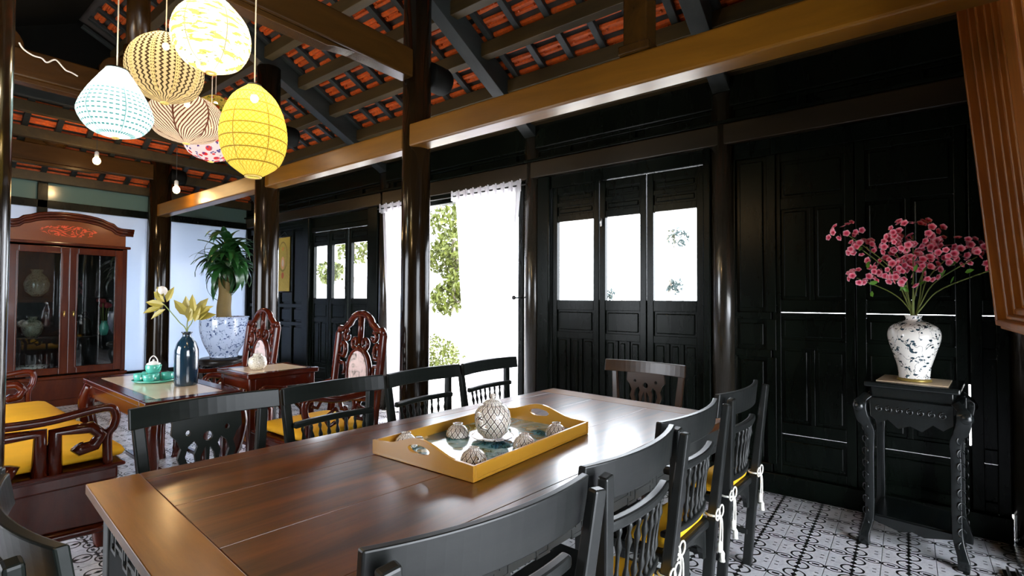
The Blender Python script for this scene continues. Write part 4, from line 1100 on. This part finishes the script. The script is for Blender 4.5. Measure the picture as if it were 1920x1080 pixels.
for ci, (u, v, nb, rad, lab) in enumerate(clusters):
    nb = int(nb*1.7)
    yy = 3.52+rn.uniform(-.08, .18); c = unproj(u, v+6, yy); rr = rad/950*2.85
    t = thing('blossom_branch', 'pink blossom branch in the porcelain vase, '+lab, 'flowers', tuple(neck), 0, 'pink blossom branches in the vase')
    d = c-neck; st_ = Vector((rn.uniform(-.015, .015), rn.uniform(-.015, .015), -.02)); mid = Vector((d.x*.38, d.y*.4, d.z*.62))
    lo = -Vector((rn.uniform(-.04, .04), 0, .28))
    path = smooth([Vector((st_.x, st_.y, -.25)), st_, Vector((d.x*.15+st_.x, d.y*.2, d.z*.3)), mid, d+Vector((0, 0, -.01))], 5)
    MB().tube(path, [.0045]*10+[.0032]*(len(path)-10), 6).build('stem', 'stem_green', t)
    for k in range(nb):
        th_ = rn.uniform(0, 2*pi); ph = math.acos(rn.uniform(-1, 1)); r_ = rr*rn.uniform(.35, 1)**.6
        p = d+Vector((r_*sin(ph)*cos(th_)*1.15, r_*sin(ph)*sin(th_), r_*cos(ph)*.75))
        out = (p-d).normalized()+Vector((rn.uniform(-.4, .4), -.9, rn.uniform(-.2, .5)))
        q = out.to_track_quat('Z', 'Y').to_matrix().to_4x4()
        put(fme, 'blossom', t, mw=Matrix.Translation(p) @ q @ Matrix.Scale(rn.uniform(.8, 1.1), 4))
    if ci in (0, 2, 3, 5, 6, 7, 9, 10):
        for k in range(2):
            p = d*(.62+.2*k)+Vector((rn.uniform(-.03, .03), -.03, rn.uniform(-.03, .0)))
            MB().add([(0, 0, 0), (.012, .004, .015), (.010, .006, .034), (0, .002, .048), (-.010, .006, .034), (-.012, .004, .015), (0, -.002, .025)], [(0, 1, 6), (1, 2, 6), (2, 3, 6), (3, 4, 6), (4, 5, 6), (5, 0, 6)], True).build('leaf', 'leaf_green', t, loc=p).rotation_euler = (rn.uniform(0, 1), rn.uniform(-1.4, 1.4), rn.uniform(0, 3))

# ---- big frame on the right
FH = 2.0; FW = 1.3
fr = thing('picture_frame', 'large brown moulded frame hanging tilted at the right edge', 'frame', (.385, 3.36, 1.225), 0)
# tilt towards -x at the top
fr.rotation_euler = (0, -radians(4.6), 0)
# local: plane y-z; thickness x
mo = [(.0, .018, -.03), (.018, .045, -.048), (.045, .065, -.012), (.065, .095, .012), (.095, .112, .040), (.112, .140, .062), (.140, .155, .082)]
for a, c, xf in mo:
    b = MB()
    b.bx(xf, .11, -c, -a, a, FH-a).bx(xf, .11, -FW+a, -FW+c, a, FH-a).bx(xf, .11, -FW+c, -c, a, c).bx(xf, .11, -FW+c, -c, FH-c, FH-a)
    b.build('moulding', 'frame_wood', fr, .006)
MB().bx(.09, .105, -FW+.155, -.155, .155, FH-.155).build('backing_panel', 'frame_wood', fr)
MB().tube([(.10, -.3, 1.5), (.27, -.3, 1.5)], .004, 6).tube([(.10, -1.0, 1.5), (.27, -1.0, 1.5)], .004, 6).tube([(.10, -.3, .04), (.16, -.3, .04)], .008, 6).tube([(.10, -1.0, .04), (.16, -1.0, .04)], .008, 6).build('hanger', 'steel', fr)
# ---- tray and tea things
TRX, TRY, TRZ = -1.365, 1.60, TZ+.0008
tray = thing('serving_tray', 'mustard yellow tray with cut-out handles and a printed floor', 'tray', (TRX, TRY, TRZ), radians(1))
hx, hy = .255, .385; wt = .012
MB().bx(-hx, hx, -hy, hy, 0, .010).build('base', 'tray_yellow', tray, .002)
MB().bx(-hx+wt, hx-wt, -hy+wt, hy-wt, .010, .0115).build('printed_floor', 'tray_print', tray)
for s in (-1, 1):
    MB().bx(s*hx-(wt if s > 0 else 0), s*hx+(0 if s > 0 else wt), -hy+wt, hy-wt, .008, .052).build('side_wall', 'tray_yellow', tray, .004)
    top = [(-hx, .008), (hx, .008), (hx, .053), (hx-.05, .056)]+[(x_, .056+.042*(.5+.5*cos(pi*x_/.19))) for x_ in [.17, .14, .11, .08, .05, .02, 0, -.02, -.05, -.08, -.11, -.14, -.17]]+[(-hx+.05, .056), (-hx, .053)]
    hole = [(.055*cos(2*pi*i/18)*(1.0), .060+.017*sin(2*pi*i/18)) for i in range(18)]
    y0 = s*hy-(wt if s > 0 else 0)
    MB().prism([top, hole], y0, y0+wt).build('handle_wall', 'tray_yellow', tray, .003)
fz = TRZ+.0125
tp = thing('teapot', 'round patterned teapot with a knobbed lid in the middle of the yellow tray', 'teapot', (-1.355, 1.615, fz+.012))
MB().lathe([(.040, 0), (.044, .004), (.062, .022), (.073, .050), (.076, .075), (.072, .102), (.058, .124), (.042, .133), (.036, .134)], 32).build('body', 'scale_ware', tp)
MB().lathe([(.040, .134), (.041, .138), (.030, .148), (.012, .154), (.008, .158), (.012, .166), (.011, .174), (0, .178)], 24).build('lid', 'scale_ware', tp)
MB().tube(smooth([(.060, .0, .045), (.085, 0, .06), (.098, 0, .09), (.108, 0, .118)], 4), [.014]*5+[.010]*4+[.007]*4, 10, Matrix.Rotation(radians(-80), 4, 'Z')).build('spout', 'scale_ware', tp)
MB().tube(smooth([(-.058, 0, .115), (-.09, 0, .12), (-.108, 0, .085), (-.095, 0, .05), (-.064, 0, .035)], 5), .0065, 8, Matrix.Rotation(radians(-70), 4, 'Z')).build('handle', 'scale_ware', tp)
sa = tag(MB().lathe([(0, 0), (.045, 0), (.05, .004), (.085, .014), (.088, .017), (.083, .017), (.048, .009), (0, .008)], 32).build('saucer', 'cup_ware', loc=(-1.355, 1.615, fz)), 'patterned saucer under the teapot', 'saucer')
def cup(label, x, y, tilt, rz, sc_=1.0):
    t = thing('teacup', label, 'cup', (x, y, fz), rz, 'upturned patterned teacups on the yellow tray')
    b = MB().lathe([(.044*sc_, 0), (.046*sc_, .003), (.044*sc_, .018), (.036*sc_, .034), (.023*sc_, .045), (.019*sc_, .046), (.018*sc_, .053), (.020*sc_, .054), (.015*sc_, .054), (.014*sc_, .048), (0, .047)], 24)
    b.build('bowl', 'cup_ware', t)
    MB().tube(smooth([(.040*sc_, 0, .012), (.060*sc_, 0, .012), (.062*sc_, 0, .03), (.038*sc_, 0, .034)], 4), .0045, 8).build('handle', 'cup_ware', t)
    return t
cup('upturned teacup at the near left corner of the tray, half hidden by its wall', -1.555, 1.325, 0, 1.0)
cup('upturned teacup left of the teapot on the tray', -1.50, 1.56, 0, 2.6, 1.1)
cup('upturned teacup closest to the camera on the tray', -1.215, 1.345, 0, -.6, 1.05)
cup('upturned teacup right of the teapot saucer', -1.185, 1.605, 0, -.4)
cup('upturned teacup at the far right corner of the tray', -1.185, 1.835, 0, 2.4)
cup('upturned teacup hidden behind the teapot, only its edge showing', -1.49, 1.81, 0, .3)

# ---- things on the tea table
bt = thing('bottle_vase', 'dark blue glazed bottle vase with leafy branches on the tea table', 'vase', (-4.07, 1.44, .7305))
MB().lathe([(.068, 0), (.072, .006), (.074, .03), (.076, .20), (.074, .25), (.060, .30), (.034, .335), (.026, .35), (.026, .365), (.034, .372), (.036, .378), (.030, .378), (.022, .365), (.022, .34)], 32, cap=False).lathe([(0, .001), (.068, .001)], 32, cap=False).build('body', 'blue_glaze', bt)
rn = random.Random(3)
def sprig(p, label, leaves, cotton=None):
    t = thing('leafy_branch', label, 'branch', (-4.07, 1.44, .7305+.37), 0, 'olive leaved branches in the dark bottle vase')
    MB().tube(smooth([(0, 0, -.25), (0, 0, 0)]+p, 5), .004, 6).build('stem', 'stem_green', t)
    e_ = Vector(p[-1])
    for (dx, dz, L, ang_) in leaves:
        lf = MB(); W = L*.20
        for sg in (1, -1):
            lf.add([(0, 0, 0), (L*.3, sg*W, .006), (L*.65, sg*W*.85, .004), (L, 0, -.01), (L*.5, 0, -.004)], [(0, 1, 4), (1, 2, 4), (2, 3, 4)] if sg > 0 else [(1, 0, 4), (2, 1, 4), (3, 2, 4)], True)
        o = lf.build('leaf', 'olive_leaf', t)
        an = radians(ang_); X_ = (R0*cos(an)+U0*sin(an)+F0*rn.uniform(-.3, .3)).normalized(); Z_ = (-F0+U0*rn.uniform(.0, .7)+R0*rn.uniform(-.5, .5)); Z_ = (Z_-X_*Z_.dot(X_)).normalized(); Y_ = Z_.cross(X_)
        o.matrix_local = Matrix(((X_.x, Y_.x, Z_.x, e_.x+dx), (X_.y, Y_.y, Z_.y, e_.y), (X_.z, Y_.z, Z_.z, e_.z+dz), (0, 0, 0, 1)))
    if cotton: MB().ell((e_.x+cotton[0], e_.y, e_.z+cotton[1]), .040, .036, .036, 10, 8).build('seed_head', 'cotton', t)
# image left is roughly world (-.63, -.77)
lx = lambda a: (-.62*a, -.45*a)
def pp(a, z): q = lx(a); return (q[0], q[1], z)
sprig([pp(.08, .08), pp(.16, .15), pp(.22, .20)], 'branch with olive leaves and a white seed head leaning left of the bottle vase', [(0, 0, .13, 170), (0, .02, .12, 140), (-.02, -.01, .14, 200), (.02, -.03, .12, 215), (.04, .02, .12, 75), (-.03, .04, .10, 110)], (-.06, .10))
sprig([pp(.0, .06), pp(-.01, .12)], 'short branch of olive leaves standing upright in the bottle vase', [(0, 0, .15, 100), (0, .0, .15, 125), (0, -.03, .12, 80), (0, -.04, .12, 60)])
sprig([pp(-.04, .07), pp(-.07, .13)], 'branch of olive leaves leaning right of the bottle vase', [(0, 0, .14, 30), (0, .01, .14, 55), (0, -.02, .14, 10), (0, .02, .13, 95), (0, -.04, .13, 40), (0, -.05, .12, 70)])
tpz = .7305
pl = tag(MB().lathe([(0, 0), (.12, 0), (.135, .008), (.145, .018), (.140, .018), (.12, .010), (0, .009)], 32).build('plate', 'turquoise', loc=(-4.42, 1.36, tpz)), 'round turquoise plate under the small tea set', 'plate')
for k, (dx, dy, lab) in enumerate(((-.03, -.09, 'front'), (.06, -.06, 'right front'), (-.09, -.02, 'left'), (.05, .06, 'rear'))):
    t = thing('small_teacup', f'small turquoise cup on the turquoise plate, {lab} of the pot', 'cup', (-4.42+dx, 1.36+dy, tpz+.0105), k, 'turquoise cups around the small pot')
    MB().lathe([(.026, 0), (.034, .006), (.038, .03), (.038, .055), (.035, .055), (.034, .03), (0, .01)], 20).build('bowl', 'turquoise', t)
    MB().ell((.038, 0, .022), .009, .009, .009, 8, 6).build('knob', 'porcelain', t)
t = thing('small_teapot', 'turquoise teapot with a white wire handle behind the small cups', 'teapot', (-4.40, 1.34, tpz+.066), .3)
MB().lathe([(.030, 0), (.042, .005), (.050, .03), (.050, .055), (.045, .062)], 24).build('body', 'turquoise', t)
MB().lathe([(.046, .062), (.044, .07), (.02, .084), (.006, .088), (.008, .096), (0, .1)], 20).build('lid', 'porcelain', t)
MB().tube(smooth([(-.045, 0, .06), (-.04, 0, .10), (0, 0, .125), (.04, 0, .10), (.045, 0, .06)], 4), .004, 6).build('handle', 'porcelain', t)
MB().tube([(.045, 0, .03), (.07, 0, .05), (.08, 0, .065)], [.010, .007, .006], 8).build('spout', 'turquoise', t)
tsup = tag(MB().lathe([(.040, 0), (.046, .004), (.046, .048), (.040, .0535)], 20).build('cup_stand', 'turquoise', loc=(-4.40, 1.34, tpz+.0105)), 'low turquoise warmer carrying the small teapot', 'stand')

# ---- fish-bowl planter with dracaena
BX, BY = -6.50, 2.70
bs = thing('planter_stand', 'low dark round stand under the porcelain fish-bowl planter', 'stand', (BX, BY, 0))
MB().lathe([(.24, .56), (.27, .58), (.27, .62), (.24, .64)], 28).build('table_top', 'dark_wood', bs)
for k in range(4):
    a = k*pi/2+pi/4
    MB().tube(smooth([(.2*cos(a), .2*sin(a), .57), (.26*cos(a), .26*sin(a), .45), (.19*cos(a), .19*sin(a), .2), (.25*cos(a), .25*sin(a), .0008)], 5), .025, 8).build('leg', 'dark_wood', bs)
pot = thing('fish_bowl_planter', 'large blue-white porcelain fish-bowl planter', 'planter', (BX, BY, .641))
pr = smooth([(.155, 0, 0), (.165, .01, 0), (.17, .05, 0), (.225, .15, 0), (.272, .28, 0), (.285, .40, 0), (.282, .46, 0), (.286, .485, 0), (.296, .50, 0)], 4)
MB().lathe([(p.x, p.y) for p in pr]+[(.285, .50), (.27, .47), (.26, .40)], 40, cap=False).lathe([(0, .001), (.155, .001)], 40, cap=False).build('body', 'bowl_porcelain', pot)
MB().lathe([(0, .445), (.262, .44)], 32, cap=False).build('soil', 'soil', pot)
pot.scale = (.92, .92, .98)
dr = thing('dracaena_plant', 'dracaena with a thick bent trunk and strap leaves in the fish bowl', 'plant', (BX, BY, 1.085))
trunk = smooth([(0, 0, -.05), (-.02, 0, .15), (.01, .0, .32), (-.03, .0, .50), (-.04, .0, .62)], 5)
MB().tube(trunk, [.085-.0015*i for i in range(len(trunk))], 14).build('trunk', 'bark', dr)
MB().tube(smooth([(.0, 0, .30), (.05, .02, .42), (.09, .02, .62)], 4), [.06]*4+[.045]*5, 10).build('branch', 'bark', dr)
rn = random.Random(21); vm = []
for v in range(4):
    b = MB(); L = .36+.05*v; n_s = 8; bend = (.9, 1.5, 2.0, 2.5)[v]; vv_ = []
    x = z = 0; a = 0
    for i in range(n_s+1):
        q = i/n_s; wd = .042*(.45+1.6*q*(1-q)*1.5)*(1-q**4)
        vv_ += [(x, -wd, z+.010), (x, 0, z-.004), (x, wd, z+.010)]
        a = bend*q; x += L/n_s*cos(a); z -= L/n_s*sin(a)
    f = []
    for i in range(n_s):
        for k in range(2): f.append((i*3+k, i*3+k+1, i*3+3+k+1, i*3+3+k))
    b.add(vv_, f, True); vm.append(b.mesh('leaf', 'dracaena_leaf'))
for hd, (hx_, hz_, num) in enumerate(((-.04, .70, 62), (.09, .68, 54), (.02, .86, 56))):
    for k in range(num):
        az = rn.uniform(0, 2*pi); el = rn.uniform(-.75, 1.25)
        m = Matrix.Translation((hx_+rn.uniform(-.02, .02), rn.uniform(-.02, .02), hz_+rn.uniform(-.10, .12))) @ Matrix.Rotation(az, 4, 'Z') @ Matrix.Rotation(-el, 4, 'Y') @ Matrix.Rotation(rn.uniform(-.3, .3), 4, 'X') @ Matrix.Scale(rn.uniform(.7, 1.08), 4)
        put(rn.choice(vm), 'leaf', dr, mw=m)
    MB().tube([(hx_, 0, hz_-.12), (hx_, 0, hz_+.12)], .03, 8).build('branch', 'bark', dr)

# ---- curtains
def curtain(name, label, x0, x1, ztop, folds, gather, side):
    """side +1: tied to the right (x1) jamb; gather gives edge x by height"""
    t = thing(name, label, 'curtain', (0, WY-.12, 0), 0)
    NX, NZ = folds*8, 40; v = []; f = []
    for j in range(NZ+1):
        z = .03+(ztop-.03)*j/NZ; a, c = gather(z)
        pl_ = .030 if z < ztop-.12 else .012
        for i in range(NX+1):
            s = i/NX; x = a+(c-a)*s
            v.append((x, pl_*sin(s*folds*2*pi)+.012*sin(s*17+z*3), z+(.012*abs(sin(s*folds*pi)) if j == NZ else 0)))
    for j in range(NZ):
        for i in range(NX): f.append((j*(NX+1)+i, j*(NX+1)+i+1, (j+1)*(NX+1)+i+1, (j+1)*(NX+1)+i))
    MB().add(v, f, True).build('cloth', 'curtain_cloth', t)
    hb = MB()
    a, c = gather(ztop); v = []; f = []
    for j in range(3):
        z = ztop-.10+.05*j
        for i in range(NX+1):
            s = i/NX; v.append((a+(c-a)*s, .012*sin(s*folds*2*pi)-.012, z+(.012*abs(sin(s*folds*pi)) if j == 2 else 0)))
    for j in range(2):
        for i in range(NX): f.append((j*(NX+1)+i, j*(NX+1)+i+1, (j+1)*(NX+1)+i+1, (j+1)*(NX+1)+i))
    MB().add(v, f, True).build('heading', 'curtain_cloth', t)
    for i in range(folds+1):
        s = i/folds; MB().bx(a+(c-a)*s-.004, a+(c-a)*s+.004, -.035, -.018, ztop-.09, ztop+.015).build('pleat', 'curtain_cloth', t)
    return t
def lerp(a, b, t_): t_ = max(0, min(1, t_)); return a+(b-a)*t_
def g1(z):
    if z > 1.36: t_ = (2.5-z)/1.14; return (lerp(-3.85, -3.72, t_**.7), lerp(-2.93, -3.03, t_))
    t_ = (1.36-z)/1.3; return (lerp(-3.72, -3.60, t_), -3.03)
def g2(z):
    if z > 1.36: t_ = (2.5-z)/1.14; return (lerp(-5.08, -4.96, t_), lerp(-4.25, -4.45, t_))
    return (-4.96, -4.45)
curtain('sheer_curtain', 'white sheer curtain tied back on the right side of the open doorway', -3.85, -2.95, 2.50, 9, g1, 1)
curtain('sheer_curtain', 'white sheer curtain behind the main column, left side of the doorway', -5.1, -4.3, 2.50, 7, g2, -1)
t = thing('curtain_rod', 'thin dark rod carrying the two white curtains', 'rod', (-4.0, WY-.125, 2.46))
MB().tube([(-1.15, 0, 0), (1.12, 0, 0)], .008, 8).build('rod', 'dark_metal', t)
for x in (-1.13, 1.10): MB().tube([(x, .0, 0), (x, .08, .03)], .008, 6).build('bracket', 'dark_metal', t)
tag(MB().tube([(0, .07, 0), (0, -.02, 0)], .008, 8).ell((0, -.03, 0), .022, .018, .022).build('tieback_knob', 'dark_metal', loc=(-3.00, WY-.115, 1.37)), 'round dark tieback knob at the edge of the right curtain', 'knob')

# ---- lanterns
def lantern(label, u, v, t_, prof, mat, power, ribs=12, cord=True, top_z=None, hue=(1, .82, .55)):
    d = Fv+Rv*((u-960)/FPX)+Uv*((540-v)/FPX)
    c = Vector((0, 0, CAM_Z))+d*t_
    t = thing('fabric_lantern', label, 'lantern', tuple(c), 0, 'cluster of fabric lanterns under the roof')
    P_ = smooth([(r, z, 0) for r, z in prof], 6)
    # scalloped over the wire rings
    L = len(P_); q = [(p.x*(1+.006*abs(sin(i*pi/2))), p.y) for i, p in enumerate(P_)]
    MB().lathe(q, 40, cap=False).build('shade', mat, t)
    r0, z0 = prof[0]; r1, z1 = prof[-1]
    for r, z, nm in ((r0, z0, 'bottom_ring'), (r1, z1, 'top_ring')):
        MB().tube([(r*cos(a), r*sin(a), z) for a in [2*pi*i/24 for i in range(24)]], .005, 6, closed=True).build(nm, 'dark_metal' if nm == 'top_ring' else 'ring_gold', t)
    zb = z1-.055
    MB().lathe([(.012, zb+.06), (.014, zb+.03), (.012, zb)], 10).build('socket', 'black_cord', t)
    MB().ell((0, 0, zb-.012), .020, .020, .022, 12, 8).build('bulb', 'bulb_glow', t)
    tz_ = (top_z if top_z else (5.19-SL*c.y if c.y > RIDGE else LZ-SL*(RIDGE-c.y))-.06)-c.z
    MB().tube([(0, 0, zb+.05), (0, 0, tz_)], .0035, 6).build('cord', 'cord_white', t)
    MB().bar((-r1, 0, z1), (r1, 0, z1), .004, .004).build('spreader', 'dark_metal', t)
    ld = bpy.data.lights.new('bulb_light', 'POINT'); ld.energy = power; ld.color = hue; ld.shadow_soft_size = .03
    lo = bpy.data.objects.new('bulb_light', ld); COL.objects.link(lo); lo.parent = t; lo.location = (0, 0, zb-.05)
    return t
def egg(h, r, top=.08, bot=.08, k=0):
    o = []
    for i in range(9):
        q = i/8; a = -pi/2+pi*q; z = -h/2+h*q
        s = (1-(2*q-1)**2)**.5 if 0 < q < 1 else 0
        rr = r*s*(1+k*(.5-q)); o.append((max(rr, bot if i == 0 else top if i == 8 else 0), z))
    return o
PW = .5
lantern('bright white lantern with lime flecks, topmost of the cluster', 397, 70, 2.42, egg(.345, .168, .07, .02), 'shade_white_lime', 34*PW)
lantern('yellow egg-shaped lantern with a small triangle grid', 476, 246, 2.62, egg(.475, .158, .03, .036, .25), 'shade_yellow', 26*PW, hue=(1, .72, .35))
lantern('pear-shaped pale blue-green lantern, leftmost of the cluster', 218, 192, 2.90, [(.015, -.205), (.12, -.17), (.175, -.09), (.17, -.03), (.135, .05), (.088, .13), (.05, .19)], 'shade_pear', 26*PW, hue=(.85, 1, .95))
lantern('large beige lantern with dark zigzag bands', 310, 130, 3.12, egg(.42, .205, .06, .02, .1), 'shade_zigzag', 30*PW)
lantern('white lantern with a dark brown leaf pattern, under the zigzag one', 350, 224, 3.75, egg(.36, .25, .06, .02), 'shade_leaf', 22*PW)
lantern('flowered red and blue on white lantern, lowest, half hidden', 396, 262, 4.35, egg(.38, .215, .06, .02), 'shade_floral', 18*PW)
lantern('small orange-red lantern peeping out behind the yellow egg lantern', 404, 212, 4.75, egg(.31, .17, .05, .05), 'shade_red', 10*PW)

# bare bulbs
def bare(label, x, y, z, power):
    t = thing('hanging_bulb', label, 'lamp', (x, y, z))
    MB().ell((0, 0, 0), .038, .038, .045, 14, 10).build('bulb', 'bulb_glow', t)
    MB().lathe([(.020, .035), (.022, .05), (.022, .10), (.010, .115)], 12).build('socket', 'porcelain', t)
    zt_ = min(T(max(y, RIDGE)), hipz(x) if x < HX+.1 else 9)
    if y < RIDGE: zt_ = min(zt_, LZ-SL*(RIDGE-y))
    MB().tube([(0, 0, .11), (0, 0, zt_-.05-z)], .003, 6).build('cord', 'black_cord', t)
    ld = bpy.data.lights.new('bulb_light', 'POINT'); ld.energy = power; ld.color = (1, .66, .32); ld.shadow_soft_size = .04
    lo = bpy.data.objects.new('bulb_light', ld); COL.objects.link(lo); lo.parent = t; lo.location = (0, 0, -.09)
bare('bare warm bulb hanging above the display cabinet', -7.55, 1.68, 2.97, 7)
bare('bare warm bulb over the brown beam beside the cabinet column', -6.85, 2.28, 2.64, 5)
bare('added unseen bulb above the seating, warm fill for the beams', -4.4, .2, 2.75, 14)  # extra lamp added out of view to warm the timbers
bare('added unseen bulb behind the lantern cluster, warm fill for the beams', -2.0, -.35, 2.65, 20)  # unseen fill lamp, put in for warm light on the beams

# =============== GARDEN ===============
gr = struct('ground', 'bright pale paving outside the doorway')
MB().bx(-30, 25, WY+.3, 40, -.14, -.05).build('paving', 'stone_ground', gr)
MB().bx(FX-8, FX-.4, -6, WY+.3, -.14, -.05).build('paving', 'stone_ground', gr)
MB().bx(-30, 25, -20, -1.55, -.14, -.05).build('paving', 'stone_ground', gr)
lm = MB(); lm.add([(0, 0, 0), (.05, -.03, .01), (.12, 0, 0), (.05, .03, .01)], [(0, 1, 2, 3)])
def leafcloud(b, c, r, n, rn, sc_=1.0):
    for k in range(n):
        a = rn.uniform(0, 6.28); e_ = math.acos(rn.uniform(-1, 1)); q = rn.uniform(.4, 1)**.5
        p = Vector((c[0]+r[0]*q*sin(e_)*cos(a), c[1]+r[1]*q*sin(e_)*sin(a), c[2]+r[2]*q*cos(e_)))
        m = Matrix.Translation(p) @ Matrix.Rotation(rn.uniform(0, 6.28), 4, 'Z') @ Matrix.Rotation(rn.uniform(-1.2, 1.2), 4, 'Y') @ Matrix.Rotation(rn.uniform(-1.2, 1.2), 4, 'X') @ Matrix.Scale(sc_*rn.uniform(.7, 1.3), 4)
        b.add(lm.v, lm.f, False, m)
rn = random.Random(5)
def tree(label, x, y, H, clouds, mat='foliage', lean=0, n=500, sc_=1.2):
    t = thing('garden_tree', label, 'tree', (x, y, -.05), 0, 'trees in the garden')
    MB().tube(smooth([(0, 0, 0), (lean*.3, 0, H*.3), (lean*.6, 0, H*.6), (lean, 0, H*.9)], 4), [.07-.004*i for i in range(13)], 8).build('trunk', 'bark_grey', t)
    for (cx, cy, cz, r) in clouds:
        MB().tube([(lean*.5, 0, H*.45), (cx*.6+lean*.2, cy*.6, cz*.9), (cx, cy, cz)], [.03, .02, .008], 6).build('branch', 'bark_grey', t)
        b = MB(); leafcloud(b, (cx, cy, cz), (r, r, r*.8), n, rn, sc_); o = b.build('foliage', mat, t); o['kind'] = 'stuff'
tree('yellow-green tree seen through the open doorway', -7.75, 7.9, 3.0, [(-.1, 0, 3.1, .5), (.15, 0, 2.5, .5), (-.35, 0, 2.3, .45), (.2, .1, 1.85, .42), (-.2, 0, 1.4, .4), (.45, .2, 1.5, .22)], n=520)
tree('blue-green tree behind, at the top of the doorway', -8.3, 9.0, 4.2, [(.1, 0, 3.6, .5), (.5, 0, 1.45, .35), (-.5, .3, 2.4, .5)], 'foliage_blue', n=380)
tree('thin tree showing through the far glazed doors', -9.9, 6.6, 3.4, [(.4, 0, 2.5, .4), (.9, .2, 2.9, .5), (-.5, 0, 2.0, .3)], lean=.5, n=250)
tree('distant tree showing through the near glazed doors', -3.6, 9.5, 3.0, [(.2, 0, 2.6, .22), (.15, 0, 1.65, .15), (-1.3, 0, 1.5, .14)], 'foliage_dark', n=110, sc_=.8)
for k, (x, y, lab) in enumerate(((-7.25, 6.6, 'low clipped hedge outside the open doorway'), )):
    t = thing('hedge', lab, 'hedge', (x, y, -.05))
    b = MB(); leafcloud(b, (0, 0, .38), (.95, .35, .34), 1600, rn, .7); o = b.build('foliage', 'foliage', t); o['kind'] = 'stuff'
    MB().tube([(-.6, 0, .1), (.6, 0, .12)], .03, 6).tube([(0, 0, 0), (0, 0, .3)], .03, 6).build('trunk', 'bark_grey', t)
